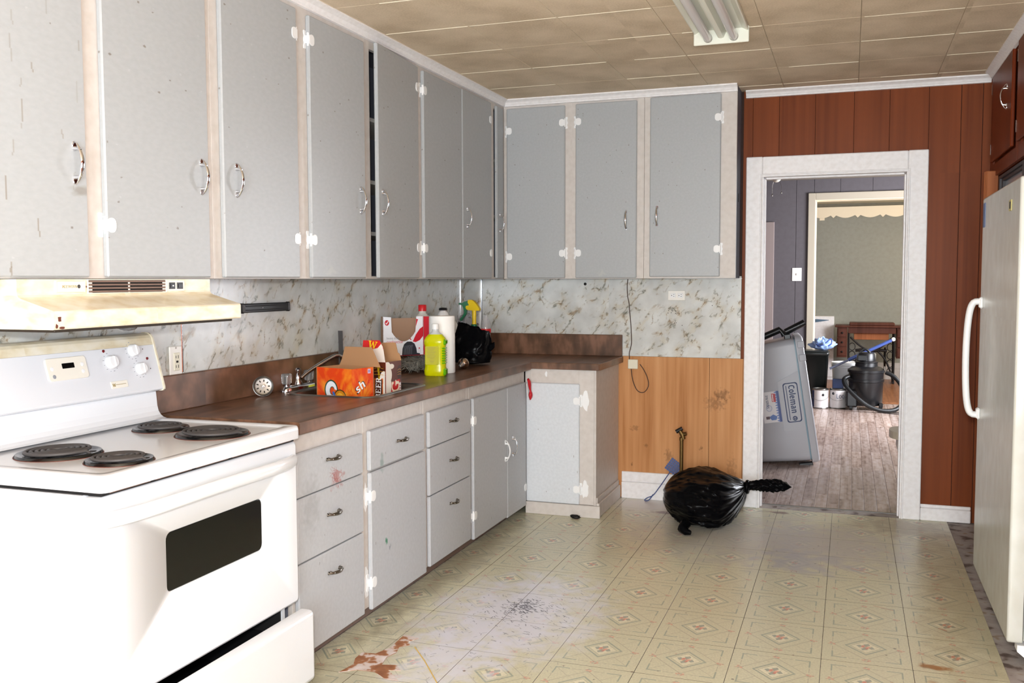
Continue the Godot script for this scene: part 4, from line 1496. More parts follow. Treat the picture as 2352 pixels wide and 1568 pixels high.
	var dt := Transform3D(FACE_X, Vector3(0.6015, 0.304 + dh * 0.5, 3.641) - p)
	b = B.new().at(dt)
	var wc := Vector3(0.025, 0.042, 0)
	b.loft([B.lift(B.rr(dw, dh, 0.014, 6), 0.0), B.lift(B.rr(dw, dh, 0.014, 6), 0.03), B.lift(B.rr(dw - 0.006, dh - 0.006, 0.012, 6), 0.037), B.lift(B.rr(dw - 0.018, dh - 0.018, 0.01, 6), 0.040)], true, false)
	b.loft([B.lift(B.rr(dw - 0.018, dh - 0.018, 0.01, 6), 0.040), B.lift(B.rr(0.462, 0.172, 0.022, 6), 0.040, wc), B.lift(B.rr(0.456, 0.166, 0.02, 6), 0.034, wc)], false, false)
	var door := part(o, "oven_door", b, M.enamel)
	b = B.new().at(dt)
	part(door, "oven_window", b.slab(0.454, 0.164, 0.035, 0.02, 0.001, wc), M.oven_glass)
	b = B.new().at(dt)
	var hp := []
	for i in 25:
		var u := i / 24.0 * 2 - 1
		hp.append(Vector3(u * 0.428, 0.222 - 0.006 * u * u, 0.044 + 0.034 * (1.0 - pow(absf(u), 5.0))))
	part(door, "handle", b.tube(hp, 0.021, 14, true, 0.6, Vector3.UP), M.enamel)
	# the drawer below, drawn out a little
	b = B.new().at(Transform3D(FACE_X, Vector3(0.664, 0.166, 3.642) - p))
	var dr := part(o, "drawer", b.slab(0.90, 0.246, 0.045, 0.02, 0.018, Vector3(), 6), M.enamel)
	var db := rel(p)
	db.span(0.12, 0.664, 0.07, 0.2, z0 + 0.035, z0 + 0.04)
	db.span(0.12, 0.664, 0.07, 0.2, z1 - 0.04, z1 - 0.035)
	db.span(0.12, 0.664, 0.066, 0.07, z0 + 0.035, z1 - 0.035)
	part(dr, "drawer_box", db, M.black_plastic)

func burner(o: Node3D, p: Vector3, x: float, z: float, r: float, turns: int) -> void:
	var pan := rel(p)
	pan.lathe([Vector2(r * 1.04, 0.9098), Vector2(r * 1.03, 0.9135), Vector2(r, 0.9182), Vector2(r * 0.93, 0.9182), Vector2(r * 0.86, 0.9140), Vector2(r * 0.5, 0.9115), Vector2(0.0, 0.911)], 44, Vector3(x, 0, z))
	var d := part(o, "drip_pan", pan, M.pan_black)
	var ru := rel(p).lathe([Vector2(r * 1.055, 0.9096), Vector2(r * 1.05, 0.9112), Vector2(r * 1.03, 0.9112)], 44, Vector3(x, 0, z))
	part(d, "rust_ring", ru, M.rust)
	var pts := []
	var n := turns * 30
	var tilt := rng.randf_range(-0.03, 0.03)
	for i in n + 1:
		var u := float(i) / n
		var a := u * turns * TAU
		var q := lerpf(0.018, r * 0.84, u)
		pts.append(Vector3(x + cos(a) * q, 0.9235 + tilt * cos(a) * q, z - sin(a) * q))
	var a1 := turns * TAU
	pts.append(Vector3(x + cos(a1 + 0.12) * r * 0.9, 0.918, z - sin(a1 + 0.12) * r * 0.9))
	part(o, "burner_coil", rel(p).tube(pts, 0.0056 if turns > 4 else 0.0054, 7, true, 0.85), M.coil)
	var sp := rel(p)
	for i in 3:
		var a := i * TAU / 3 + 0.5
		sp.tube([Vector3(x, 0.9165, z), Vector3(x + cos(a) * r * 0.9, 0.9165, z - sin(a) * r * 0.9)], 0.0018, 4)
	part(d, "coil_support", sp, M.iron)

func hood() -> void:
	var p := Vector3(0.006, 1.274, 3.63)
	var z0 := 3.228
	var z1 := 4.03
	var o := thing("range_hood", "yellowed cream range hood with a brown vent grille, rust on its lower corner", "range hood", p)
	var pr := PackedVector2Array([Vector2(0.006, 1.274), Vector2(0.455, 1.274), Vector2(0.4585, 1.2755), Vector2(0.46, 1.279), Vector2(0.46, 1.319), Vector2(0.4585, 1.3225), Vector2(0.455, 1.3245), Vector2(0.352, 1.354), Vector2(0.343, 1.358), Vector2(0.338, 1.364), Vector2(0.337, 1.37), Vector2(0.337, 1.4065), Vector2(0.006, 1.4065)])
	part(o, "hood_shell", rel(p).prism(pr, z0, z1), M.hood_cream)
	part(o, "filter", rel(p).span(0.03, 0.44, 1.266, 1.2737, z0 + 0.02, z1 - 0.02, 0.002), M.dark_under)
	part(o, "lamp_cover", rel(p).ball(0.03, Vector3(0.40, 1.268, 3.70), 16, 0.5), M.acrylic)
	var on := func(z: float, y: float) -> Transform3D: return Transform3D(FACE_X, Vector3(0.3372, y, z) - p)
	var b := B.new().at(on.call(3.848, 1.3855))
	var bd := part(o, "badge_plate", b.slab(0.112, 0.034, 0.003, 0.003, 0.001), M.plate_cream)
	b = B.new().at(on.call(3.848, 1.3855))
	for s in [-1, 1]:
		b.box(Vector3(s * 0.052, 0, 0.0035), Vector3(0.004, 0.032, 0.003), 0.001)
		b.box(Vector3(0, s * 0.0155, 0.0035), Vector3(0.1, 0.0025, 0.003), 0.001)
	part(bd, "badge_rim", b, M.hood_cream)
	# the maker's plate hangs upside down
	writing(bd, "badge_letters", "NADAGEM", 0.0078, M.gold_print, on.call(3.852, 1.386) * Transform3D(Basis(Vector3(0, 0, 1), PI), Vector3(0, 0, 0.0033)), "Droid Serif", 400)
	var leaf := PackedVector2Array()
	for i in 22:
		var a := TAU * i / 22
		leaf.append(Vector2(cos(a), sin(a)) * (0.0055 if i % 2 else 0.0032))
	b = B.new().at(on.call(3.818, 1.386))
	part(bd, "badge_leaf", b.prism(leaf, 0.003, 0.0036), M.tarnish)
	b = B.new().at(on.call(3.788, 1.385))
	part(o, "screw", b.slab(0.005, 0.005, 0.002, 0.0025, 0.001), M.rust)
	b = B.new().at(on.call(3.619, 1.3855))
	var gr := part(o, "vent_grille", b.slab(0.33, 0.04, 0.0015, 0.002, 0.0005), M.black_gap)
	for i in 4:
		b = B.new().at(on.call(3.619, 1.3855))
		b.box(Vector3(0, 0.0145 - i * 0.0097, 0.0028), Vector3(0.322, 0.0052, 0.0045), 0.001)
		part(gr, "slat", b, M.vent_brown)
	b = B.new().at(on.call(3.619, 1.3855))
	for u in [-0.157, 0.0, 0.157]:
		for i in 4:
			b.box(Vector3(u, 0.0097 - i * 0.0097, 0.003), Vector3(0.006 if u == 0.0 else 0.014, 0.0042, 0.004), 0.0008)
	for s in [-1, 1]:
		b.box(Vector3(0, s * 0.0195, 0.003), Vector3(0.336, 0.0025, 0.005), 0.0008)
		b.box(Vector3(s * 0.166, 0, 0.003), Vector3(0.0035, 0.04, 0.005), 0.0008)
	part(gr, "grille_rim", b, M.plate_cream)
	b = B.new().at(on.call(3.408, 1.3855))
	var sw := part(o, "switch_plate", b.slab(0.09, 0.034, 0.003, 0.002, 0.001), M.plate_cream)
	for s in [-1, 1]:
		b = B.new().at(on.call(3.406 - s * 0.019, 1.3855))
		b.slab(0.028, 0.021, 0.005, 0.001, 0.001)
		b.box(Vector3(0, 0, 0.0055), Vector3(0.017, 0.013, 0.003), 0.001)
		part(sw, "rocker", b, M.black_plastic)
	b = B.new().at(on.call(3.424, 1.3855))
	part(sw, "rocker_mark", b.box(Vector3(0, 0.0, 0.0074), Vector3(0.006, 0.004, 0.0006)), M.print_white)
	# paint blistered off with rust at the near corner
	for q in [[0.4606, 1.302, 4.012, 0.007, 0.010], [0.4606, 1.283, 4.022, 0.006, 0.008], [0.4606, 1.279, 4.005, 0.010, 0.004]]:
		var pg := PackedVector2Array()
		for i in 10:
			var a := TAU * i / 10
			pg.append(Vector2(cos(a) * q[3], sin(a) * q[4]) * rng.randf_range(0.6, 1.1))
		b = B.new().at(Transform3D(FACE_X, Vector3(q[0] - 0.0005, q[1], q[2]) - p))
		part(o, "rust_spot", b.prism(pg, 0.0, 0.0006), M.rust)

func freezer() -> void:
	var p := Vector3(2.95, 0, 1.745)
	var z0 := 1.25
	var z1 := 2.24
	var o := thing("freezer", "tall off-white upright freezer with a looped white handle, magnets near its top", "freezer", p)
	part(o, "body", rel(p).span(3.004, 3.66, 0.105, 1.75, z0, z1, 0.01), M.freezer_white)
	var dz := z1 - z0
	var b := B.new().at(Transform3D(Basis(Vector3(0, 0, 1), Vector3(0, 1, 0), Vector3(-1, 0, 0)), Vector3(3.0, 0.93, 1.745) - p))
	var d := part(o, "door", b.slab(dz, 1.65, 0.05, 0.012, 0.008), M.freezer_white)
	part(o, "gasket", rel(p).span(3.0002, 3.0038, 0.12, 1.735, z0 + 0.012, z1 - 0.012), M.black_rubber)
	var hz := 1.315
	var pts := []
	for i in 33:
		var t := i / 32.0
		var a := PI * t
		pts.append(Vector3(2.952 - 0.062 * pow(sin(a), 0.32), 1.05 + 0.252 * cos(a) * (1.0 - 0.05 * sin(a)), hz))
	var h := part(d, "handle", rel(p).tube(pts, 0.0145, 12, true, 1.25, Vector3(1, 0, 0)), M.handle_white)
	for s in [-1, 1]:
		b = rel(p).box(Vector3(2.945, 1.05 + s * 0.245, hz), Vector3(0.018, 0.05, 0.045), 0.007)
		part(h, "handle_mount", b, M.handle_white)
	for q in [[z1 - 0.05, 0.0], [z0 + 0.05, 0.0]]:
		var fp := PackedVector2Array([Vector2(2.985, 0.098), Vector2(3.12, 0.098), Vector2(3.12, 0.02), Vector2(3.03, 0.02), Vector2(3.015, 0.05), Vector2(2.985, 0.075)])
		part(o, "foot_bracket", rel(p).prism(fp, q[0] - 0.01, q[0] + 0.045), M.handle_white)
		part(o, "foot", rel(p).lathe([Vector2(0.02, 0.0), Vector2(0.022, 0.008), Vector2(0.012, 0.02)], 14, Vector3(3.07, 0, q[0] + 0.01)), M.iron)
	for z in [z0 + 0.06, z1 - 0.06]:
		part(o, "foot", rel(p).lathe([Vector2(0.02, 0.0), Vector2(0.022, 0.02), Vector2(0.012, 0.106)], 14, Vector3(3.58, 0, z)), M.iron)
	# magnets
	b = rel(p).span(2.9475, 2.9498, 1.625, 1.73, 1.275, 1.335, 0.0006)
	var m := one("magnet", b, M.sticker_blue, "flat blue magnet near the far top corner of the freezer door", "magnet")
	m.position = p
	b = rel(p).span(2.9475, 2.9498, 1.648, 1.688, 2.005, 2.06, 0.0006)
	m = one("magnet", b, M.sticker_yellow, "small yellow magnet with a dark picture near the top of the freezer door", "magnet")
	m.position = p
	part(m, "print", rel(p).span(2.947, 2.9476, 1.656, 1.682, 2.018, 2.045), M.print_dark)

func wall_things() -> void:
	# magnetic knife bar
	var p := Vector3(0.001, 1.285, 2.421)
	var o := thing("knife_bar", "black magnetic knife bar screwed to the marbled backsplash beside the hood", "knife rack", p)
	part(o, "bar", rel(p).span(0.0015, 0.022, 1.2665, 1.3045, 2.256, 2.586, 0.004), M.black_plastic)
	for z in [2.244, 2.586]:
		part(o, "end_cap", rel(p).span(0.001, 0.025, 1.264, 1.307, z, z + 0.0125, 0.005), M.black_plastic)
	for y in [1.277, 1.294]:
		part(o, "magnet_strip", rel(p).span(0.0222, 0.0232, y - 0.0025, y + 0.0025, 2.262, 2.58), M.print_dark)
	part(o, "screw", rel(p).span(0.0222, 0.0238, 1.283, 1.2875, 2.455, 2.46, 0.001), M.steel)
	# upright outlet by the range
	p = Vector3(0.001, 1.096, 3.006)
	o = thing("outlet", "upright ivory wall outlet on the marbled backsplash beside the range", "outlet", p)
	part(o, "cover_plate", rel(p).span(0.0015, 0.0085, 1.036, 1.156, 2.971, 3.041, 0.003), M.outlet)
	var ins := part(o, "socket", rel(p).span(0.0086, 0.0125, 1.063, 1.131, 2.988, 3.022, 0.002), M.ivory)
	var sl := rel(p)
	for y in [1.079, 1.115]:
		sl.span(0.0126, 0.0132, y - 0.006, y + 0.006, 2.997, 2.9995)
		sl.span(0.0126, 0.0132, y - 0.005, y + 0.005, 3.01, 3.0125)
	sl.span(0.0126, 0.0138, 1.093, 1.101, 2.999, 3.011, 0.0008)
	part(ins, "slots", sl, M.slot)
	for y in [1.043, 1.149]:
		part(o, "screw", rel(p).span(0.0086, 0.0096, y - 0.0035, y + 0.0035, 3.0025, 3.0095, 0.001), M.tarnish)
	# outlet lying on its side on the end wall
	p = Vector3(1.38, 1.301, 0.0045)
	o = thing("outlet", "white double outlet set sideways in the marbled panel on the end wall", "outlet", p)
	part(o, "cover_plate", rel(p).span(1.326, 1.434, 1.271, 1.332, 0.0045, 0.0105, 0.0025), M.outlet)
	for x in [1.358, 1.404]:
		var so := part(o, "socket", rel(p).span(x - 0.016, x + 0.016, 1.288, 1.316, 0.0106, 0.0135, 0.003), M.handle_white)
		sl = rel(p)
		for y in [1.296, 1.308]:
			sl.span(x + 0.002, x + 0.009, y - 0.0012, y + 0.0012, 0.0136, 0.0142)
		sl.span(x - 0.01, x - 0.0055, 1.2995, 1.3045, 0.0136, 0.0142)
		part(so, "slots", sl, M.slot)
	# nails and holes left in the laminate
	var nb := B.new()
	for q in [[1.372, 1.142], [1.369, 1.129], [1.378, 1.131], [1.415, 1.115], [1.33, 1.207], [1.352, 1.207], [1.372, 1.204], [1.395, 1.204], [1.326, 1.191], [1.347, 1.193], [1.373, 1.19], [1.395, 1.191], [1.6, 1.24]]:
		nb.at(Transform3D(Basis(Vector3.RIGHT, PI / 2), Vector3(q[0], q[1], 0.0032))).lathe([Vector2(0.0028, 0), Vector2(0.002, 0.0008), Vector2(0, 0.0009)], 8)
	var hs := one("nail_holes", nb, M.slot, "scatter of small dark nail holes in the marbled panel under the sideways outlet", "nail holes")
	hs.set_meta("kind", "stuff")
	p = Vector3(0.79, 1.374, 0.0035)
	o = thing("hook_screw", "dark screw head high in the marbled panel under the end wall cupboards", "screw", p)
	part(o, "head", B.new().at(Transform3D(Basis(Vector3.RIGHT, PI / 2), Vector3.ZERO)).lathe([Vector2(0.009, 0), Vector2(0.0095, 0.004), Vector2(0.006, 0.008), Vector2(0, 0.009)], 14), M.iron)
	# phone wire and its plate
	p = Vector3(1.07, 0.89, 0.006)
	var cp := []
	for q in [[1.0707, 1.404], [1.066, 1.36], [1.069, 1.30], [1.079, 1.25], [1.083, 1.20], [1.09, 1.13], [1.094, 1.06], [1.096, 1.0], [1.088, 0.96], [1.082, 0.93], [1.085, 0.87], [1.094, 0.83], [1.105, 0.76], [1.128, 0.705], [1.155, 0.685], [1.185, 0.692], [1.207, 0.735], [1.195, 0.79], [1.172, 0.835], [1.150, 0.865]]:
		cp.append(Vector3(q[0], q[1], 0.0085 if q[1] > 0.915 else 0.006))
	p = Vector3(1.106, 0.864, 0.001)
	o = thing("phone_jack", "small square cream phone plate on bare wood, its brown wire hanging and looping past it", "phone jack", p)
	part(o, "plate", rel(p).span(1.075, 1.139, 0.835, 0.895, 0.0105, 0.02, 0.003), M.ivory)
	part(o, "cord", rel(p).tube(smooth(cp, 4), 0.0028, 6), M.cord_brown).set_meta("label", "thin brown wire")
	part(o, "backing", rel(p).span(1.08, 1.134, 0.84, 0.89, 0.0008, 0.0104), M.ivory)
	# fluorescent fitting
	p = Vector3(1.834, 2.528, 2.15)
	o = thing("ceiling_light", "open two-tube fluorescent fitting on the ceiling, unlit, with scorched white end plates", "ceiling light", p)
	var z0 := 1.535
	var z1 := 2.765
	var pan := PackedVector2Array([Vector2(1.716, 2.527), Vector2(1.952, 2.527), Vector2(1.954, 2.507), Vector2(1.949, 2.505), Vector2(1.925, 2.518), Vector2(1.743, 2.518), Vector2(1.719, 2.505), Vector2(1.714, 2.507)])
	part(o, "pan", rel(p).prism(pan, z0 + 0.0105, z1 - 0.0105), M.fixture_white)
	var rg := PackedVector2Array([Vector2(1.806, 2.5175), Vector2(1.862, 2.5175), Vector2(1.846, 2.482), Vector2(1.839, 2.479), Vector2(1.829, 2.479), Vector2(1.822, 2.482)])
	part(o, "reflector", rel(p).prism(rg, z0 + 0.0105, z1 - 0.0105), M.fixture_white)
	for z in [z0, z1 - 0.01]:
		part(o, "end_plate", rel(p).span(1.712, 1.956, 2.456, 2.527, z, z + 0.01, 0.003), M.fixture_white)
	for x in [1.777, 1.891]:
		var tb := part(o, "tube", B.new().at(Transform3D(Basis.IDENTITY, -p)).tube([Vector3(x, 2.482, z0 + 0.034), Vector3(x, 2.482, z1 - 0.034)], 0.019, 18), M.tube_glass)
		for z in [z0 + 0.012, z1 - 0.034]:
			part(tb, "tube_cap", rel(p).tube([Vector3(x, 2.482, z), Vector3(x, 2.482, z + 0.022)], 0.0195, 18), M.tarnish)


# extra points on a smooth line through pts
func smooth(pts: Array, k: int) -> Array:
	var o := []
	var n := pts.size()
	for i in n - 1:
		var a: Vector3 = pts[maxi(i - 1, 0)]
		var b: Vector3 = pts[i]
		var c: Vector3 = pts[i + 1]
		var d: Vector3 = pts[mini(i + 2, n - 1)]
		for j in k:
			o.append(b.cubic_interpolate(c, a, d, float(j) / k))
	o.append(pts[n - 1])
	return o


# a thin board of card: its print fills 0..w, 0..h of its outer face
func card(o: Node3D, called: String, w: float, h: float, xf: Transform3D, m: Material, poly := PackedVector2Array()) -> MeshInstance3D:
	var b := B.new().at(xf)
	if poly.is_empty():
		b.span(0, w, 0, h, -0.003, 0.0)
	else:
		b.prism(poly, -0.003, 0.0)
	return part(o, called, b, m)

func printed(called: String, pic: Pic, w: float, h: float, rough := 0.4) -> StandardMaterial3D:
	var m := mat(called, Color.WHITE, rough)
	m.albedo_texture = pic.tex()
	m.uv1_scale = Vector3(1 / w, 1 / h, 1)
	m.uv1_offset = Vector3(0, 1, 0)
	return m

# upright wall from a to b (seen from outside a is on the left), standing at y0
func upright(a: Vector2, b: Vector2, y0: float, p: Vector3, lean := 0.0) -> Transform3D:
	var x := Vector3(b.x - a.x, 0, b.y - a.y).normalized()
	var y := Vector3.UP.rotated(x, lean)
	return Transform3D(Basis(x, y, x.cross(y)), Vector3(a.x, y0, a.y) - p)

func counter_things() -> void:
	var top := 0.9135
	# --- orange carton in the sink
	var c := Vector2(0.379, 2.33)
	var l := Vector2(0.174, 2.28)
	var r := Vector2(0.4155, 2.20)
	var k := l + r - c
	var y0 := 0.762
	var h := 0.256
	var p := Vector3((l.x + r.x) * 0.5, y0, (l.y + r.y) * 0.5)
	var o := thing("drink_carton", "opened orange soda carton standing in the sink, brown flap up", "carton", p)
	var fire := func(w: int, hh: int, cx: float) -> Pic:
		var q := Pic.new(w, hh, c8(232, 84, 20))
		var nz := noise(91, 0.035, 4)
		for y in hh:
			for x in w:
				var d := Vector2(x - cx, (y - hh * 0.62) * 0.9)
				var a := d.angle()
				var n := nz.get_noise_2d(a * 60.0 + cx, d.length() * 0.25)
				var t := clampf(0.62 - d.length() / hh * 0.75 + n * 0.9, 0.0, 1.0)
				q.im.set_pixel(x, y, c8(224, 66, 16).lerp(c8(246, 168, 40), t))
		return q
	var pa: Pic = fire.call(211, 256, 100.0)
	pa.disc(88, 98, 40, 46, c8(24, 70, 52)).disc(88, 98, 34, 40, c8(236, 240, 248)).disc(94, 100, 15, 19, c8(24, 70, 52)).disc(94, 100, 12, 16, c8(214, 70, 26)).poly([Vector2(96, 92), Vector2(150, 100), Vector2(140, 150), Vector2(104, 128)], c8(230, 96, 26))
	pa.disc(140, 124, 36, 32, c8(60, 46, 20)).disc(140, 124, 31, 27, c8(206, 132, 20)).disc(140, 126, 22, 19, c8(236, 176, 40)).line(Vector2(98, 104), Vector2(114, 130), 11, c8(60, 110, 196))
	for i in 26:
		pa.line(Vector2(rng.randf_range(120, 208), rng.randf_range(60, 180)), Vector2(rng.randf_range(130, 208), rng.randf_range(60, 180)), 1.0, Color(1, 0.95, 0.85, 0.25))
	var pb: Pic = fire.call(135, 256, 66.0)
	pb.poly([Vector2(98, 6), Vector2(116, 6), Vector2(116, 26), Vector2(98, 26)], c8(214, 196, 226)).poly([Vector2(101, 10), Vector2(113, 10), Vector2(113, 22), Vector2(101, 22)], c8(160, 140, 186))
	card(o, "front_panel", l.distance_to(c), h, upright(l, c, y0, p), printed("orange_front", pa, l.distance_to(c), h))
	var sd := card(o, "side_panel", c.distance_to(r), h, upright(c, r, y0, p), printed("orange_side", pb, c.distance_to(r), h))
	card(o, "back_panel", k.distance_to(r), h, upright(r, k, y0, p), M.card_brown)
	card(o, "end_panel", l.distance_to(k), h, upright(k, l, y0, p), M.card_brown)
	card(o, "flap", 0.235, 0.092, upright(k + Vector2(0.005, 0), r, y0 + h, p, 0.12) * Transform3D(Basis.IDENTITY, Vector3(0, 0, 0)), M.card_brown, PackedVector2Array([Vector2(0, 0), Vector2(0.245, 0), Vector2(0.205, 0.088), Vector2(0.045, 0.086), Vector2(0.02, 0.03)]))
	part(o, "bottom", B.new().at(Transform3D.IDENTITY).box(Vector3(0, 0.002, 0), Vector3(0.12, 0.003, 0.1)), M.card_brown)
	var on := upright(c, r, y0, p)
	for n in 2:
		writing(sd, "side_letters", "sh", 0.036 if n else 0.042, M.print_white if n else M.print_dark, on * Transform3D(Basis(Vector3(0, 0, 1), 0.55), Vector3(0.05, 0.176, 0.0004 + n * 0.0008)), "Droid Sans", 800, 1.1, true)
	writing(sd, "side_letters", "orange", 0.010, M.print_red, on * Transform3D(Basis(Vector3(0, 0, 1), 0.95), Vector3(0.092, 0.184, 0.0006)), "Droid Sans", 700, 1.0, true)

	# --- root beer carton behind it
	c = Vector2(0.423, 2.10)
	l = Vector2(0.227, 2.07)
	r = Vector2(0.441, 1.976)
	k = l + r - c
	h = 0.268
	p = Vector3((l.x + r.x) * 0.5, y0, (l.y + r.y) * 0.5)
	o = thing("drink_carton", "opened brown root beer carton standing in the sink behind the orange one", "carton", p)
	pa = Pic.new(198, 268, c8(94, 40, 20))
	pa.poly([Vector2(0, 0), Vector2(128, 0), Vector2(120, 70), Vector2(126, 268), Vector2(0, 268)], c8(180, 40, 34))
	pa.disc(160, 46, 30, 32, c8(58, 24, 14)).disc(118, 40, 14, 14, c8(232, 214, 196)).disc(188, 100, 26, 60, c8(236, 226, 214))
	for q in [0, 1, 2]:
		pa.path([Vector2(134, 30 + q * 14), Vector2(160, 24 + q * 16), Vector2(186, 30 + q * 14)], 2.0, c8(206, 150, 40))
	pa.poly([Vector2(134, 76), Vector2(184, 74), Vector2(182, 170), Vector2(132, 174)], c8(226, 112, 36)).poly([Vector2(138, 81), Vector2(180, 79), Vector2(178, 166), Vector2(136, 169)], c8(74, 34, 18))
	var fr := card(o, "front_panel", l.distance_to(c), h, upright(l, c, y0, p), printed("root_beer_front", pa, l.distance_to(c), h))
	on = upright(l, c, y0, p)
	writing(fr, "front_letters", "BEER", 0.030, M.print_white, on * Transform3D(Basis(Vector3(0, 0, 1), PI / 2 - 0.05), Vector3(0.158, 0.148, 0.0004)), "Droid Serif", 800, 0.9)
	writing(fr, "badge_letters", "NO CAFFEINE", 0.0095, M.spray_yellow, on * Transform3D(Basis(Vector3(0, 0, 1), PI / 2 + 0.1), Vector3(0.161, 0.222, 0.0004)), "Droid Sans", 800, 0.8)
	pb = Pic.new(125, 268, c8(92, 42, 22))
	for q in [[8, 24, 34, 26], [20, 60, 30, 40], [14, 110, 34, 44], [10, 170, 40, 50], [48, 22, 20, 12]]:
		pb.disc(q[0], q[1], q[2], q[3], c8(236, 226, 212))
	pb.disc(112, 54, 22, 34, c8(60, 26, 14))
	for q in 3:
		pb.path([Vector2(94, 44 + q * 10), Vector2(110, 38 + q * 12), Vector2(125, 44 + q * 10)], 2.0, c8(200, 146, 40))
	pb.poly([Vector2(46, 96), Vector2(112, 84), Vector2(118, 190), Vector2(40, 190)], c8(196, 28, 28))
	var sb := card(o, "side_panel", c.distance_to(r), h, upright(c, r, y0, p), printed("root_beer_side", pb, c.distance_to(r), h))
	on = upright(c, r, y0, p)
	writing(sb, "side_letters", "G", 0.062, M.cream_board, on * Transform3D(Basis(Vector3(0, 0, 1), PI / 2), Vector3(0.078, 0.15, 0.0005)), "Droid Serif", 800)
	writing(sb, "side_letters", "BEER", 0.014, M.print_white, on * Transform3D(Basis(Vector3(0, 0, 1), PI / 2), Vector3(0.114, 0.142, 0.0004)), "Droid Serif", 800)
	card(o, "back_panel", k.distance_to(r), h, upright(r, k, y0, p), M.card_brown)
	card(o, "end_panel", l.distance_to(k), h, upright(k, l, y0, p), M.card_brown)
	part(o, "bottom", B.new().box(Vector3(0, 0.002, 0), Vector3(0.12, 0.003, 0.1)), M.card_brown)
	card(o, "flap", 0.2, 0.09, upright(k, r, y0 + h, p, 0.05), M.card_brown, PackedVector2Array([Vector2(0.01, 0), Vector2(0.198, 0), Vector2(0.19, 0.03), Vector2(0.18, 0.036), Vector2(0.172, 0.075), Vector2(0.165, 0.083), Vector2(0.03, 0.076)]))
	pa = Pic.new(120, 110, c8(238, 226, 216))
	pa.poly([Vector2(0, 0), Vector2(96, 0), Vector2(112, 14), Vector2(84, 46), Vector2(30, 58), Vector2(0, 50)], c8(206, 30, 32))
	var fl := card(o, "printed_flap", 0.12, 0.11, upright(Vector2(0.29, 2.082), c, y0 + h, p, -0.18), printed("root_beer_flap", pa, 0.12, 0.11), PackedVector2Array([Vector2(0, 0), Vector2(0.132, 0), Vector2(0.112, 0.07), Vector2(0.09, 0.1), Vector2(0, 0.098)]))
	writing(fl, "flap_letters", "W", 0.034, M.spray_yellow, upright(Vector2(0.29, 2.082), c, y0 + h, p, -0.18) * Transform3D(Basis(Vector3(0, 0, 1), -0.12), Vector3(0.055, 0.078, 0.0005)), "Droid Serif", 800)

	# --- tangle of wire mesh with the bag box standing on it
	p = Vector3(0.19, top, 1.27)
	var w := B.new()
	for i in 190:
		var z := rng.randf_range(-0.19, 0.2)
		var x := rng.randf_range(-0.12, 0.07)
		var pts := []
		var a := rng.randf_range(-0.9, 0.9)
		for j in 9:
			pts.append(Vector3(clampf(x + cos(a) * j * 0.022 + rng.randf_range(-0.006, 0.006), -0.15, 0.10), clampf(0.012 + 0.05 * absf(sin(z * 17.0 + j * 0.6)) + rng.randf_range(-0.012, 0.016), 0.002, 0.078), clampf(z - sin(a) * j * 0.022, -0.2, 0.21)))
			a += rng.randf_range(-0.4, 0.4)
		w.tube(pts, 0.0014, 3, false)
	var wm := one("wire_mesh", w, M.wire_grey, "crushed tangle of grey wire mesh under the box of bags", "wire mesh", p)
	wm.set_meta("kind", "thing")
	# the box
	var a2 := Vector2(0.05, 1.40)
	var b2 := Vector2(0.213, 1.237)
	var bw := a2.distance_to(b2)
	var bh := 0.213
	var by := 0.994
	var dep := Vector2(-(a2.y - b2.y), -(b2.x - a2.x)).normalized() * 0.03
	p = Vector3(0.11, by, 1.26)
	o = thing("bag_box", "white and red carton of garbage bags with a scooped-out front, behind the yellow bottle", "carton", p)
	pa = Pic.new(410, 320, c8(244, 245, 250))
	pa.disc(42, 50, 22, 22, c8(204, 26, 44)).path([Vector2(30, 50), Vector2(38, 60), Vector2(56, 36)], 6.0, c8(250, 250, 250))
	pa.poly([Vector2(330, 18), Vector2(368, 32), Vector2(330, 110), Vector2(284, 196), Vector2(258, 176)], c8(208, 28, 46))
	pa.poly([Vector2(352, 34), Vector2(388, 10), Vector2(388, 36), Vector2(318, 150), Vector2(292, 196), Vector2(276, 178), Vector2(330, 92)], c8(246, 246, 250))
	pa.poly([Vector2(408, 84), Vector2(372, 104), Vector2(332, 150), Vector2(300, 206), Vector2(330, 212), Vector2(372, 196), Vector2(408, 160)], c8(208, 28, 46))
	var dome := [Vector2(190, 318), Vector2(196, 262), Vector2(212, 226), Vector2(244, 206), Vector2(286, 206), Vector2(318, 224), Vector2(336, 262), Vector2(342, 300), Vector2(372, 304), Vector2(374, 318)]
	pa.poly(dome, c8(44, 46, 56))
	for i in 9:
		var x := 208.0 + i * 10
		pa.path([Vector2(x, 310), Vector2(x + 3, 270 - i * 2), Vector2(x + 12, 240 - i)], 2.0, c8(150, 156, 168))
	pa.disc(366, 262, 7, 6, c8(206, 40, 50))
	for i in 4:
		pa.line(Vector2(352, 276 + i * 7), Vector2(382, 276 + i * 7), 1.0, c8(190, 150, 156))
	for i in 3:
		pa.line(Vector2(24, 262 + i * 5), Vector2(110 - i * 20, 262 + i * 5), 2.0, c8(170, 172, 182))
	pa.line(Vector2(0, 318), Vector2(410, 318), 6.0, c8(150, 20, 38))
	var fp := PackedVector2Array([Vector2(0, 0), Vector2(bw, 0), Vector2(bw, bh), Vector2(bw - 0.04, bh - 0.002)])
	for i in 12:
		var t := i / 11.0
		fp.append(Vector2(lerpf(bw - 0.046, 0.05, t), bh - 0.02 - 0.115 * pow(sin(PI * (0.12 + 0.76 * t)), 0.6)))
	fp.append(Vector2(0.047, bh - 0.004))
	fp.append(Vector2(0, bh))
	on = upright(a2, b2, by, p)
	fr = card(o, "front_panel", bw, bh, on, printed("bag_box_front", pa, bw, bh), fp)
	card(o, "back_panel", bw, bh - 0.01, upright(a2 + dep, b2 + dep, by, p), M.card_inside)
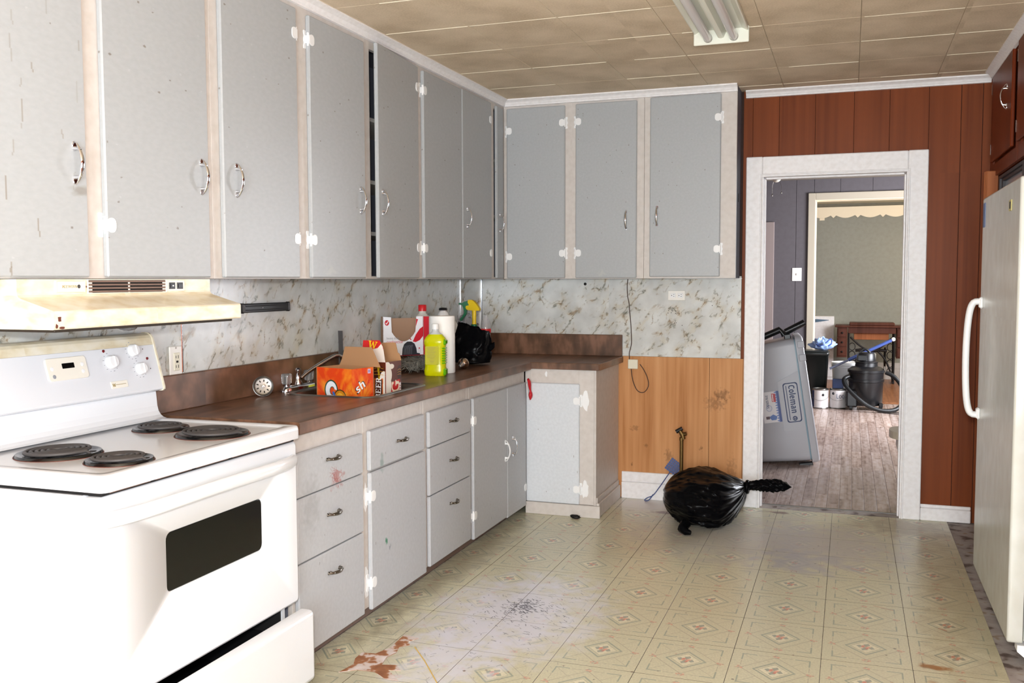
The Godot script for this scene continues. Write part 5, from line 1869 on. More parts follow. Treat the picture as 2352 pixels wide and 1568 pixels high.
	card(o, "side_panel", 0.03, bh, upright(b2, b2 + dep, by, p), M.print_red)
	card(o, "side_panel", 0.03, bh, upright(a2 + dep, a2, by, p), M.card_inside)
	card(o, "side_flap", 0.036, bh - 0.004, upright(b2 + Vector2(0.001, -0.001), b2 + Vector2(0.035, 0.004), by + 0.002, p), M.print_red)
	part(o, "bottom", B.new().at(on).span(0.002, bw - 0.002, 0.0, 0.003, -0.029, -0.0035), M.card_inside)
	for q in [["heavy duty", 0.0115, 0.020, 0.096, 0], ["contractor", 0.016, 0.020, 0.076, 1], ["bags", 0.016, 0.020, 0.052, 1]]:
		var tx := writing(fr, "front_letters", q[0], q[1], M.print_red if q[4] else M.print_grey, on * Transform3D(Basis.IDENTITY, Vector3(q[2], q[3], 0.0003)), "Droid Sans", 500, 0.92)
		(tx.mesh as TextMesh).horizontal_alignment = HORIZONTAL_ALIGNMENT_LEFT

	# --- bottles and rolls
	p = Vector3(0.10, top, 1.005)
	o = thing("jug", "white plastic jug with a red cap standing behind the box of bags", "bottle", p)
	part(o, "body", B.new().lathe([Vector2(0, 0), Vector2(0.06, 0.0), Vector2(0.066, 0.006), Vector2(0.066, 0.22), Vector2(0.06, 0.25), Vector2(0.04, 0.283), Vector2(0.022, 0.30), Vector2(0.019, 0.31), Vector2(0.019, 0.318), Vector2(0, 0.319)], 28), M.jug_white)
	part(o, "cap", B.new().lathe([Vector2(0.0, 0.312), Vector2(0.0235, 0.312), Vector2(0.0235, 0.345), Vector2(0.021, 0.348), Vector2(0, 0.348)], 24), M.cap_red)
	p = Vector3(0.165, top, 0.86)
	o = thing("bottle", "white bottle with a black cap between the jug and the bag box corner", "bottle", p)
	part(o, "body", B.new().lathe([Vector2(0, 0), Vector2(0.034, 0.0), Vector2(0.038, 0.005), Vector2(0.038, 0.27), Vector2(0.03, 0.298), Vector2(0.016, 0.312), Vector2(0, 0.312)], 22), M.cap_white)
	part(o, "cap", B.new().lathe([Vector2(0.0, 0.313), Vector2(0.024, 0.313), Vector2(0.026, 0.319), Vector2(0.022, 0.327), Vector2(0, 0.329)], 20), M.black_plastic)
	p = Vector3(0.374, top, 1.352)
	o = thing("paper_towel_roll", "full white roll of paper towels standing behind the yellow bottle", "paper towel", p)
	var qb := noise(93, 9.0, 2)
	part(o, "paper", B.new().lathe([Vector2(0.02, 0.0), Vector2(0.066, 0.0), Vector2(0.069, 0.004), Vector2(0.0685, 0.296), Vector2(0.066, 0.30), Vector2(0.02, 0.30), Vector2(0.02, 0.0)], 40), M.paper_white)
	part(o, "core", B.new().lathe([Vector2(0.0195, 0.001), Vector2(0.0195, 0.299)], 20), M.card_brown)
	cleaner(Vector3(0.404, top, 1.505))
	p = Vector3(0.10, top, 0.66)
	o = thing("tub", "rounded white plastic tub mostly hidden behind the paper towels", "tub", p)
	part(o, "body", B.new().lathe([Vector2(0, 0), Vector2(0.06, 0.0), Vector2(0.066, 0.008), Vector2(0.066, 0.2)], 26), M.cap_white)
	part(o, "lid", B.new().lathe([Vector2(0.067, 0.2005), Vector2(0.067, 0.215), Vector2(0.06, 0.235), Vector2(0.042, 0.25), Vector2(0, 0.256)], 26), M.cap_white)
	spray(Vector3(0.2156, top, 0.5))
	p = Vector3(0.268, top, 0.44)
	o = thing("bottle", "clear crinkled plastic bottle with a red label behind the black bag", "bottle", p)
	part(o, "body", B.new().lathe([Vector2(0, 0), Vector2(0.03, 0.0), Vector2(0.033, 0.006), Vector2(0.031, 0.05), Vector2(0.034, 0.1), Vector2(0.03, 0.15), Vector2(0.033, 0.19), Vector2(0.026, 0.23), Vector2(0.014, 0.255), Vector2(0.013, 0.27), Vector2(0, 0.27)], 14), M.clear_film)
	part(o, "label", B.new().lathe([Vector2(0.034, 0.162), Vector2(0.0345, 0.186)], 20), M.cap_red)
	p = Vector3(0.13, top, 0.42)
	var cf := B.new()
	var nf := noise(95, 4.0, 3)
	cf.grid(func(u: float, v: float) -> Vector3:
		var a := u * TAU
		var e := v * PI
		var q := Vector3(cos(a) * sin(e) * 0.075, 0.13 - cos(e) * 0.13, sin(a) * sin(e) * 0.06)
		return q * (1.0 + nf.get_noise_3d(q.x * 9, q.y * 9, q.z * 9) * 0.45) + Vector3(0, 0.004, 0), 26, 18, true)
	one("plastic_wrap", cf, M.clear_film, "crumpled clear plastic wrap behind the trigger spray bottle", "plastic wrap", p)

	# --- black sack slumped on the worktop
	p = Vector3(0.335, top, 0.86)
	var sk := B.new()
	var ns := noise(96, 5.0, 4)
	sk.grid(func(u: float, v: float) -> Vector3:
		var a := -u * TAU
		var x := cos(a)
		var s := sin(a)
		var rx := lerpf(0.118, 0.095, v) * (1.0 + 0.12 * sin(v * PI))
		var rz := lerpf(0.11, 0.012, pow(v, 0.8))
		if v < 0.06:
			rx *= 0.2 + v * 13.3
			rz *= 0.2 + v * 13.3
		var q := Vector3(x * rx, 0, s * rz)
		var ht := 0.245 - 0.28 * (q.x + 0.1)
		q.y = 0.003 + ht * v
		q.x += 0.02 * v
		var n := ns.get_noise_3d(q.x * 3, q.y * 1.2, q.z * 3)
		var fold := sin(a * 5.0 + q.y * 10.0 + n * 4.0) * 0.008 * sin(v * PI)
		q += Vector3(x, 0, s) * (fold + n * 0.018 * sin(v * PI))
		if v > 0.96:
			q.x += n * 0.02
		q.y = maxf(q.y + n * 0.014 * v, 0.002)
		return q, 72, 30)
	var sack := one("garbage_sack", sk, M.black_film, "black plastic sack slumped on the worktop by the corner, between paper towels and spray bottle", "garbage bag", p)
	var tl := B.new().loft([flap_loop(0.06, 0.075, 0.02), flap_loop(0.11, 0.09, 0.018), flap_loop(0.150, 0.118, 0.010)], true, true)
	part(sack, "corner_flap", tl, M.black_film)

	# --- small things
	p = Vector3(0.405, top, 1.13)
	o = thing("door_knob", "loose shiny brass and chrome door knob lying in front of the black sack", "door knob", p)
	part(o, "ball", B.new().ball(0.031, Vector3(0, 0.0312, 0), 26), M.bulb_brown)
	part(o, "shank", B.new().at(Transform3D(Basis(Vector3.RIGHT, PI / 2 + 0.25), Vector3(0.002, 0.0275, 0.026))).lathe([Vector2(0, 0), Vector2(0.014, 0.0), Vector2(0.0145, 0.006), Vector2(0.011, 0.012), Vector2(0.012, 0.024), Vector2(0.008, 0.03), Vector2(0.007, 0.042), Vector2(0, 0.044)], 18), M.chrome)
	p = Vector3(0.078, top, 2.548)
	o = thing("sink_strainer", "chrome basket strainer propped on edge on the worktop beside the faucet", "strainer", p)
	var face := Vector3(0.66, 0.22, 0.72).normalized()
	var sx := Vector3.UP.cross(face).normalized()
	var xf := Transform3D(Basis(sx, face, sx.cross(face)), Vector3(0, 0.0435, 0))
	part(o, "rim", B.new().at(xf).lathe([Vector2(0.0, -0.003), Vector2(0.038, -0.003), Vector2(0.0435, 0.001), Vector2(0.0435, 0.0035), Vector2(0.041, 0.0045), Vector2(0.036, 0.0005), Vector2(0.030, -0.0005), Vector2(0, -0.0005)], 36), M.steel)
	var hol := B.new()
	for i in 9:
		hol.xf = xf * Transform3D(Basis(Vector3.UP, TAU * i / 9), Vector3.ZERO)
		hol.box(Vector3(0.024, -0.0003, 0), Vector3(0.009, 0.0012, 0.005))
	part(o, "strainer_holes", hol, M.slot)
	part(o, "stem", B.new().at(xf).lathe([Vector2(0.003, -0.001), Vector2(0.003, 0.016), Vector2(0.0065, 0.018), Vector2(0.0065, 0.022), Vector2(0, 0.024)], 14), M.chrome)
	part(o, "basket", B.new().at(xf).lathe([Vector2(0.0, -0.024), Vector2(0.02, -0.024), Vector2(0.027, -0.0035)], 24), M.steel)
	p = Vector3(0.045, top + 0.003, 1.835)
	var gs := B.new().at(Transform3D(Basis(Vector3(0, 0, 1), 0.055) * Basis(Vector3(1, 0, 0), -0.06), Vector3.ZERO)).span(0.0, 0.0025, 0.0, 0.238, -0.022, 0.022, 0.001)
	one("grey_strip", gs, M.grey_strip, "flat grey metal strip leaning on the marbled backsplash behind the faucet spout", "strip", p)
	# red rag of torn paint and plastic at the corner of the base door
	p = Vector3(0.613, 0.69, 0.64)
	o = thing("scrap", "twisted scrap of red plastic hanging at the top corner of a base door", "scrap", p)
	var pts := [Vector3(0.0, 0.125, 0.0), Vector3(0.004, 0.105, -0.012), Vector3(0.004, 0.075, -0.022), Vector3(0.006, 0.05, -0.028), Vector3(0.006, 0.03, -0.03), Vector3(0.006, 0.012, -0.028), Vector3(0.005, -0.002, -0.024)]
	part(o, "red_strip", B.new().tube(smooth(pts, 4), [0.007, 0.008, 0.009, 0.010, 0.011, 0.011, 0.011, 0.010, 0.009, 0.008, 0.007, 0.006, 0.007, 0.009, 0.011, 0.012, 0.013, 0.013, 0.012, 0.011, 0.010, 0.008, 0.006, 0.004, 0.003].map(func(q): return q * 1.35), 8, true, 0.7, Vector3(0, 0, 1)), M.scrap_red)
	var wp := PackedVector2Array([Vector2(-0.012, 0.10), Vector2(-0.004, 0.095), Vector2(0.008, 0.06), Vector2(0.014, 0.03), Vector2(0.02, 0.005), Vector2(0.01, 0.02), Vector2(0.0, 0.045), Vector2(-0.006, 0.07)])
	part(o, "white_edge", B.new().at(Transform3D(FACE_X, Vector3(-0.008, 0, -0.004))).prism(wp, 0.0, 0.003), M.paper_white)

func flap_loop(x: float, y: float, r: float) -> PackedVector3Array:
	var l := PackedVector3Array()
	for i in 8:
		var a := TAU * i / 8
		l.append(Vector3(x, y + cos(a) * r * 1.6, sin(a) * r * 0.5))
	return l

func cleaner(p: Vector3) -> void:
	var o := thing("cleaner_bottle", "clear bottle of bright yellow cleaner with a white cap at the front of the worktop", "bottle", p)
	o.rotation.y = 0.24
	var prof := [[0.052, 0.034, 0.0], [0.056, 0.037, 0.006], [0.057, 0.038, 0.03], [0.053, 0.034, 0.045], [0.054, 0.034, 0.06], [0.053, 0.033, 0.15], [0.057, 0.036, 0.165], [0.057, 0.036, 0.18], [0.05, 0.032, 0.195], [0.034, 0.026, 0.212], [0.02, 0.02, 0.222], [0.0165, 0.0165, 0.23], [0.0165, 0.0165, 0.24]]
	var loops := []
	for q in prof:
		var l := PackedVector3Array()
		for v in B.rr(q[0] * 2, q[1] * 2, q[1] * 0.8, 6):
			l.append(Vector3(v.x, q[2], -v.y))
		loops.append(l)
	part(o, "bottle", B.new().loft(loops.slice(0, 10), true, true), M.cleaner_yellow)
	part(o, "neck", B.new().loft(loops.slice(9, 13), false, true), M.spray_clear)
	var gp := B.new()
	for i in 7:
		gp.box(Vector3(0.0475, 0.066 + i * 0.0125, 0.002), Vector3(0.018, 0.007, 0.064), 0.003)
	gp.box(Vector3(0.05, 0.02, 0), Vector3(0.016, 0.036, 0.066), 0.006)
	gp.box(Vector3(0.05, 0.172, 0), Vector3(0.017, 0.03, 0.062), 0.007)
	part(o, "grip_ribs", gp, M.cleaner_green)
	var lb := part(o, "label", B.new().slab(0.07, 0.095, 0.0016, 0.006, 0.0006, Vector3(-0.012, 0.105, 0.0338)), M.cleaner_label)
	var tl := B.new()
	for i in 16:
		tl.box(Vector3(-0.016 + (0.004 if i > 10 else 0.0), 0.146 - i * 0.0052, 0.0358), Vector3(0.05 - (i % 4) * 0.006 - (0.016 if i > 10 else 0.0), 0.0012, 0.0004))
	part(lb, "fine_print", tl, M.gold_print)
	part(o, "cap", B.new().lathe([Vector2(0, 0.238), Vector2(0.0185, 0.238), Vector2(0.0185, 0.262), Vector2(0.0165, 0.265), Vector2(0, 0.265)], 24), M.cap_white)

func spray(p: Vector3) -> void:
	var o := thing("spray_bottle", "trigger spray bottle with a yellow head and green trigger, in the corner", "spray bottle", p)
	var at := func(x: float, y: float) -> Vector2: return Vector2((x - 1089) * 0.0029, 1.2478 - (y - 700) * 0.0029 - p.y)
	var make := func(q: Array) -> PackedVector2Array:
		var r := PackedVector2Array()
		for v in q:
			r.append(at.call(v[0], v[1]))
		return r
	var hd := B.new()
	hd.prism(make.call([[1077, 689], [1085, 689], [1090, 692], [1096, 698], [1101, 705], [1103, 709], [1102, 712], [1090, 711.5], [1084, 711.5], [1074, 710], [1071, 706], [1072, 702], [1079, 700.5], [1076, 694]]), -0.014, 0.014)
	part(o, "head", hd, M.spray_yellow)
	var tr := B.new()
	tr.prism(make.call([[1055, 695.5], [1063, 696], [1067, 693], [1077, 690.5], [1079, 700], [1072, 702], [1070.5, 706], [1073, 712], [1072, 719], [1066, 727], [1060, 734], [1056.5, 731], [1063, 724], [1067.5, 716], [1065, 706], [1062, 700], [1055, 699]]), -0.009, 0.009)
	part(o, "trigger", tr, M.spray_green)
	part(o, "neck", B.new().lathe([Vector2(0.0135, 0.215), Vector2(0.0125, 0.24), Vector2(0.0135, 0.301)], 18), M.spray_yellow)
	part(o, "collar", B.new().lathe([Vector2(0.0, 0.195), Vector2(0.0195, 0.195), Vector2(0.0195, 0.212), Vector2(0.016, 0.216), Vector2(0, 0.216)], 22), M.spray_green)
	part(o, "body", B.new().lathe([Vector2(0, 0), Vector2(0.036, 0), Vector2(0.04, 0.006), Vector2(0.04, 0.11), Vector2(0.03, 0.15), Vector2(0.022, 0.175), Vector2(0.018, 0.194), Vector2(0, 0.194)], 26), M.spray_clear)

func floor_things() -> void:
	# tied garbage bag by the doorway: folds run from its gathered neck
	var p := Vector3(1.665, 0, 0.40)
	var o := thing("garbage_bag", "full black garbage bag on the floor by the doorway, neck twisted and tied", "garbage bag", p)
	var nz := noise(101, 1.5, 4)
	var n2 := noise(102, 5.0, 3)
	var neck := Vector3(0.185, 0.195, -0.06)
	var b := B.new()
	b.grid(func(u: float, v: float) -> Vector3:
		var a := u * TAU
		# v = 0 at the far end, 1 at the neck
		var x := lerpf(-0.265, 0.22, v)
		var s := sqrt(clampf(1.0 - pow((v - 0.44) / (0.46 if v < 0.44 else 0.62), 2.0), 0.0, 1.0))
		s = maxf(s, 0.0)
		var rad := Vector2(0.165, 0.33) * s
		var ctr := Vector2(0.13 - 0.03 * (v - 0.5), 0.03)
		if v > 0.7:
			var k := (v - 0.7) / 0.3
			k = k * k * (3 - 2 * k)
			rad = rad.lerp(Vector2(0.024, 0.024), k)
			ctr = ctr.lerp(Vector2(neck.y, neck.z), k)
			x = lerpf(x, neck.x, k)
		var fold := 0.055 * sin(a * 5.0 + 2.6 * sin(v * 4.0 + a)) + 0.03 * sin(a * 11.0 + v * 9.0 + 1.7)
		fold *= smoothstep(0.05, 0.75, v)
		var q := Vector3(x, cos(a), sin(a))
		var n := nz.get_noise_3d(q.x * 1.4, q.y * 0.7, q.z * 0.7) * 0.2
		var m := n2.get_noise_3d(q.x * 0.7, q.y * 0.35, q.z * 0.35)
		var cr := (0.5 - absf(m) * 1.6) * 0.03
		var w := n2.get_noise_3d(q.x * 0.5 + 3.0, q.y * 0.9, q.z * 0.9)
		cr += pow(1.0 - minf(absf(w) * 2.0, 1.0), 5.0) * 0.05
		var g := 1.0 + fold + n + cr
		q.y = ctr.x + cos(a) * rad.x * g
		q.z = ctr.y + sin(a) * rad.y * g
		q.x += n * 0.06
		if q.y < 0.02:
			q.y = 0.004 + maxf(0.0, 0.016 + (q.y - 0.02) * 0.02) * (0.6 + 0.4 * m)
		return q, 150, 90, true)
	part(o, "sack", b, M.black_film)
	part(o, "tie", B.new().tube(range(17).map(func(i): return neck + Vector3(0.008, cos(TAU * i / 16) * 0.03, sin(TAU * i / 16) * 0.03)), 0.012, 8), M.black_film)
	var t := B.new()
	t.grid(func(u: float, v: float) -> Vector3:
		var a := u * TAU
		var r := 0.022 + 0.014 * sin(v * PI) + 0.006 * sin(a * 4.0 + v * 5.0)
		if v > 0.86:
			r *= maxf(0.04, 1.0 - (v - 0.86) / 0.14)
		var m := n2.get_noise_3d(v * 2.0, cos(a) * 0.5, sin(a) * 0.5)
		r *= 1.0 + m * 0.5
		return neck + Vector3(0.255 * v, 0.004 + 0.028 * v * (1.2 - v) + cos(a) * r * 0.85, -0.03 * v + sin(a) * r * 1.1), 28, 26, true)
	part(o, "neck_tail", t, M.black_film)
	part(o, "corner_knot", B.new().tube([Vector3(-0.10, 0.05, 0.33), Vector3(-0.11, 0.03, 0.375), Vector3(-0.085, 0.022, 0.40), Vector3(-0.06, 0.02, 0.405)], [0.03, 0.028, 0.02, 0.012], 9), M.black_film)
	# gas pipe rising from the floor
	p = Vector3(1.43, 0, 0.075)
	o = thing("gas_pipe", "brass gas pipe stub with a dark capped valve, before the bare wood panel", "pipe", p)
	part(o, "pipe", B.new().lathe([Vector2(0.0115, 0.0), Vector2(0.0115, 0.40), Vector2(0.014, 0.402), Vector2(0.014, 0.42), Vector2(0.0115, 0.422)], 16), M.brass)
	part(o, "valve", B.new().tube([Vector3(0.014, 0.41, 0), Vector3(0.004, 0.44, 0), Vector3(-0.012, 0.462, 0)], [0.012, 0.016, 0.012], 12), M.brass)
	part(o, "outlet_nut", B.new().tube([Vector3(0.004, 0.44, 0), Vector3(0.03, 0.446, 0.004)], [0.012, 0.012], 6), M.brass)
	part(o, "cap", B.new().tube([Vector3(-0.034, 0.455, 0.006), Vector3(0.004, 0.478, -0.004)], [0.0125, 0.0125], 12), M.iron)
	# fly swatter
	p = Vector3(1.22, 0, 0.05)
	o = thing("fly_swatter", "blue fly swatter leaning on the white skirting behind the garbage bag", "fly swatter", p)
	var hd := B.new().at(Transform3D(Basis(Vector3(0, 0, 1), -0.62) * Basis(Vector3.RIGHT, -0.1), Vector3(0.155, 0.225, -0.018)))
	for i in 6:
		hd.box(Vector3(-0.035 + i * 0.014, 0, 0), Vector3(0.0085, 0.085, 0.002))
		hd.box(Vector3(0, -0.035 + i * 0.014, 0.0006), Vector3(0.085, 0.0085, 0.002))
	part(o, "head", hd, M.swatter_blue)
	part(o, "handle", B.new().tube(smooth([Vector3(0.135, 0.195, -0.016), Vector3(0.07, 0.095, -0.006), Vector3(0.03, 0.04, 0.004), Vector3(-0.005, 0.022, 0.01), Vector3(-0.022, 0.008, 0.014), Vector3(-0.012, 0.003, 0.016), Vector3(0.008, 0.012, 0.012), Vector3(0.03, 0.045, 0.004)], 5), 0.0032, 6), M.swatter_blue)
	# crushed dark lump by the base board
	p = Vector3(0.905, 0, 0.635)
	var lump := B.new().grid(func(u: float, v: float) -> Vector3:
		var a := u * TAU
		var e := v * PI
		var q := Vector3(cos(a) * sin(e) * 0.03, 0.011 - cos(e) * 0.011, sin(a) * sin(e) * 0.018)
		return q * (1.0 + n2.get_noise_3d(q.x * 40, q.y * 40, q.z * 40) * 0.4), 18, 10, true)
	one("debris", lump, M.iron, "small black crushed lump on the floor against the corner unit's base board", "debris", p)


func next_rooms() -> void:
	# middle room behind the doorway, far room through a wide opening beyond it
	var fl := struct("floor_hall", B.new().span(0.3, 4.52, -0.12, -0.006, -5.6, -0.1), M.far_boards)
	rng.seed = 21
	for i in 22:
		var x0 := 1.62 + i * 0.074
		var z := -0.1 - rng.randf_range(0.1, 0.5)
		var last := -0.1
		while last > -5.4:
			var e := maxf(z, -5.45)
			part(fl, "plank", B.new().span(x0 + 0.0008, x0 + 0.0732, -0.006, rng.randf_range(-0.0008, 0.0), e + 0.0008, last - 0.0008, 0.0015), M["strip_%d" % rng.randi_range(0, 3)])
			last = e
			z -= rng.randf_range(0.45, 1.15)
			if x0 < 1.85 or x0 > 3.0:
				z -= 1.5
	struct("ceiling_hall", B.new().span(0.3, 4.52, 2.53, 2.65, -5.6, -0.1), M.hall_ceiling)
	struct("wall_hall_left", B.new().span(0.3, 0.42, 0.0, 2.53, -5.6, -0.1), M.hall_wall)
	struct("wall_hall_right", holed(-5.6, -0.1, 2.53, 4.4, 4.52, [[-4.5, -2.9, 0.75, 2.15]], true), M.hall_wall)
	sash("window_4", Vector3(4.46, 1.45, -3.7), 1.6, 1.4, -PI / 2)
	var wb := struct("wall_hall_back", holed(0.42, 4.4, 2.53, -5.6, -5.456, [[2.0, 4.0, 0.0, 2.31]]), M.black_gap)
	var gx := [0.42, 1.2, 1.805, 2.0]
	for i in 3:
		part(wb, "wall_panel", B.new().span(gx[i], gx[i + 1] - 0.004, 0.0, 2.53, -5.456, -5.45, 0.001), M.hall_wall)
	gx = [2.0, 2.28, 2.62, 3.1, 3.6, 4.4]
	for i in 5:
		part(wb, "wall_panel", B.new().span(gx[i], gx[i + 1] - 0.003, 2.312, 2.53, -5.456, -5.45, 0.001), M.hall_wall)
	part(wb, "wall_panel", B.new().span(4.002, 4.4, 0.0, 2.31, -5.456, -5.45, 0.001), M.hall_wall)
	var d := Node3D.new()
	d.name = "door_2"
	d.set_meta("kind", "structure")
	add_child(d)
	part(d, "door_casing", B.new().span(1.935, 2.012, 0.0, 2.375, -5.449, -5.425, 0.004), M.aged_cream)
	part(d, "door_casing", B.new().span(2.0125, 4.05, 2.295, 2.375, -5.449, -5.426, 0.004), M.aged_cream)
	var jb := B.new()
	jb.span(2.001, 2.022, 0.0, 2.29, -5.66, -5.43, 0.002)
	jb.span(2.001, 4.0, 2.2905, 2.309, -5.66, -5.43, 0.002)
	part(d, "door_jamb", jb, M.cream_board)
	d = Node3D.new()
	d.name = "door_3"
	d.set_meta("kind", "structure")
	add_child(d)
	part(d, "door_casing", B.new().span(1.47, 1.565, 0.0, 2.06, -5.449, -5.425, 0.004), M.dim_trim)
	part(d, "door_leaf", B.new().span(0.75, 1.468, 0.0, 2.0, -5.449, -5.435, 0.003), M.card_brown)
	part(d, "notice", B.new().span(1.40, 1.466, 1.90, 2.0, -5.4345, -5.432), M.print_red)
	# far room
	struct("floor_far", B.new().span(0.3, 4.72, -0.12, 0.0, -8.4, -5.6), M.far_boards)
	struct("ceiling_far", B.new().span(0.3, 4.72, 2.46, 2.58, -8.4, -5.66), M.far_ceiling)
	var cb := B.new()
	for z in [-7.3, -6.5]:
		cb.span(1.0, 4.6, 2.445, 2.4595, z - 0.03, z + 0.03, 0.003)
	struct("trim_5", cb, M.cream_board)
	struct("wall_far_left", B.new().span(0.3, 0.42, 0.0, 2.58, -8.4, -5.66), M.far_wall)
	struct("wall_far_right", holed(-8.4, -5.6, 2.58, 4.6, 4.72, [[-7.65, -6.35, 0.8, 2.2]], true), M.far_wall)
	sash("window_5", Vector3(4.66, 1.5, -7.0), 1.3, 1.4, -PI / 2)
	struct("wall_far_back", B.new().span(0.42, 4.6, 0.0, 2.58, -8.4, -8.27), M.far_wall)
	var bs := struct("baseboard_far", B.new().span(2.3, 4.6, 0.0, 0.15, -8.269, -8.25, 0.004), M.white_wall)
	part(bs, "baseboard_cap", B.new().span(2.3, 4.6, 0.151, 0.235, -8.269, -8.255, 0.004), M.white_wall)

func hall_things() -> void:
	# scalloped valance board in the far room
	var p := Vector3(2.55, 2.2, -7.92)
	var pg := PackedVector2Array([Vector2(3.5, 2.392), Vector2(1.86, 2.386)])
	var cuts := [1.86, 2.165, 2.48, 2.80, 3.12, 3.45]
	for i in 5:
		for j in 9:
			var t := j / 8.0
			if j == 0 and i > 0:
				pg.append(Vector2(cuts[i] - 0.03, 2.268))
				pg.append(Vector2(cuts[i], 2.238))
				pg.append(Vector2(cuts[i] + 0.03, 2.268))
			pg.append(Vector2(lerpf(cuts[i] + 0.035, cuts[i + 1] - 0.035, t), 2.272 - 0.035 * sin(PI * t)))
	pg.append(Vector2(3.5, 2.27))
	var o := thing("valance", "cream scalloped wooden valance under the far room's ceiling", "valance", p)
	part(o, "board", rel(p).prism(pg, -7.93, -7.912), M.cream_board)
	part(o, "return", rel(p).span(3.48, 3.5, 2.27, 2.39, -8.268, -7.931), M.cream_board)
	part(o, "return", rel(p).span(1.86, 1.88, 2.27, 2.385, -8.268, -7.931), M.cream_board)
	part(o, "tab", rel(p).span(1.985, 2.05, 2.21, 2.262, -7.945, -7.931), M.cream_board)
	# switch
	p = Vector3(1.82, 1.456, -5.449)
	o = thing("light_switch", "oversize white light switch plate on the grey panelled wall of the middle room", "light switch", p)
	part(o, "plate", rel(p).slab(0.105, 0.15, 0.006, 0.006, 0.003, p), M.outlet)
	part(o, "toggle", B.new().box(Vector3(0, 0, 0.01), Vector3(0.012, 0.024, 0.012), 0.003), M.outlet)
	# hanging lamp hub with pull chains
	p = Vector3(1.755, 2.53, -3.0)
	o = thing("pendant_lamp", "white ball of a hanging lamp with two pull chains, seen under the doorway's head", "pendant lamp", p)
	part(o, "canopy", B.new().lathe([Vector2(0.02, -0.05), Vector2(0.06, -0.02), Vector2(0.065, -0.001), Vector2(0, -0.001)], 20), M.globe_white)
	part(o, "rod", B.new().lathe([Vector2(0.008, -0.17), Vector2(0.008, -0.05)], 10), M.globe_white)
	part(o, "globe", B.new().ball(0.044, Vector3(0, -0.213, 0), 22), M.globe_white)
	for q in [[-0.035, -0.372], [0.045, -0.35]]:
		var ch := B.new()
		ch.tube([Vector3(q[0] * 0.6, -0.24, 0.0), Vector3(q[0], -0.29, 0.0), Vector3(q[0], q[1], 0.0)], 0.0012, 5)
		ch.ball(0.005, Vector3(q[0], q[1], 0), 8, 2.2)
		part(o, "pull_chain", ch, M.tarnish)
	cooler()
	# bin with a bag over it
	p = Vector3(2.045, 0, -5.12)
	o = thing("waste_bin", "tall black plastic waste bin at the edge of the far opening", "waste bin", p)
	var loops := []
	for q in [[0.24, 0.22, 0.0], [0.29, 0.26, 0.56], [0.305, 0.275, 0.562], [0.31, 0.28, 0.6], [0.29, 0.26, 0.604]]:
		var l := PackedVector3Array()
		for v in B.rr(q[0], q[1], 0.035, 5):
			l.append(Vector3(v.x, q[2], -v.y))
		loops.append(l)
	part(o, "bin", B.new().loft(loops), M.bin_black)
	part(o, "lid", B.new().box(Vector3(0, 0.61, 0), Vector3(0.28, 0.012, 0.25), 0.004), M.bin_black)
	p = Vector3(2.12, 0.617, -5.12)
	var nb := noise(111, 6.0, 3)
	var bg := B.new().grid(func(u: float, v: float) -> Vector3:
		var a := u * TAU
		var e := v * PI
		var q := Vector3(cos(a) * sin(e) * 0.12, 0.055 - cos(e) * 0.055, sin(a) * sin(e) * 0.09)
		return q * (1.0 + nb.get_noise_3d(q.x * 3, q.y * 3, q.z * 3) * 0.7), 36, 18, true)
	var bag := one("plastic_bag", bg, M.bag_blue, "crumpled pale blue plastic bag lying on top of the black bin", "plastic bag", p)
	part(bag, "knotted_handle", B.new().tube(smooth([Vector3(-0.06, 0.07, 0.06), Vector3(-0.02, 0.05, 0.1), Vector3(0.04, 0.085, 0.1), Vector3(0.09, 0.13, 0.08), Vector3(0.10, 0.08, 0.09), Vector3(0.06, 0.05, 0.1)], 4), 0.008, 6), M.pole_blue)
	# pail
	p = Vector3(2.37, 0, -5.26)
	o = thing("pail", "large white plastic pail behind the paint cans", "pail", p)
	part(o, "bucket", B.new().lathe([Vector2(0, 0), Vector2(0.12, 0.0), Vector2(0.145, 0.42), Vector2(0.152, 0.422), Vector2(0.152, 0.445), Vector2(0.145, 0.447)], 30), M.pail_white)
	part(o, "lid", B.new().lathe([Vector2(0.156, 0.4475), Vector2(0.158, 0.465), Vector2(0.15, 0.478), Vector2(0.14, 0.47), Vector2(0, 0.47)], 30), M.cap_white)
	# paint cans
	for n in 2:
		p = [Vector3(2.115, 0, -4.895), Vector3(2.295, 0, -4.935)][n]
		o = thing("paint_can", ["paint can with a blue-striped label standing beside the black bin", "paint can with Loo daubed in blue on its white label"][n], "paint can", p)
		part(o, "can", B.new().lathe([Vector2(0, 0), Vector2(0.086, 0.0), Vector2(0.088, 0.004), Vector2(0.086, 0.008), Vector2(0.086, 0.205), Vector2(0.089, 0.209), Vector2(0.086, 0.214), Vector2(0.079, 0.214), Vector2(0.074, 0.206), Vector2(0, 0.206)], 32), M.steel)
		var lb := part(o, "label", B.new().lathe([Vector2(0.0866, 0.012), Vector2(0.0866, 0.198)], 32), M.can_label)
		if n == 0:
			var s := B.new()
			for i in 6:
				var a0 := PI + 0.25 + i * 0.09
				var a1 := a0 + 0.09
				s.quad(Vector3(cos(a0) * 0.0872, 0.014, -sin(a0) * 0.0872), Vector3(cos(a1) * 0.0872, 0.014, -sin(a1) * 0.0872), Vector3(cos(a1) * 0.0872, 0.196, -sin(a1) * 0.0872), Vector3(cos(a0) * 0.0872, 0.196, -sin(a0) * 0.0872))
			part(lb, "stripe", s, M.print_blue)
			part(lb, "print_spot", B.new().ball(0.014, Vector3(0.03, 0.15, 0.0765), 12, 1.1), M.print_dark)
		else:
			writing(lb, "daubed_letters", "Loo", 0.05, M.print_blue, Transform3D(Basis(Vector3.UP, 0.32), Vector3(0.028, 0.138, 0.083)), "Droid Sans", 400, 0.8)
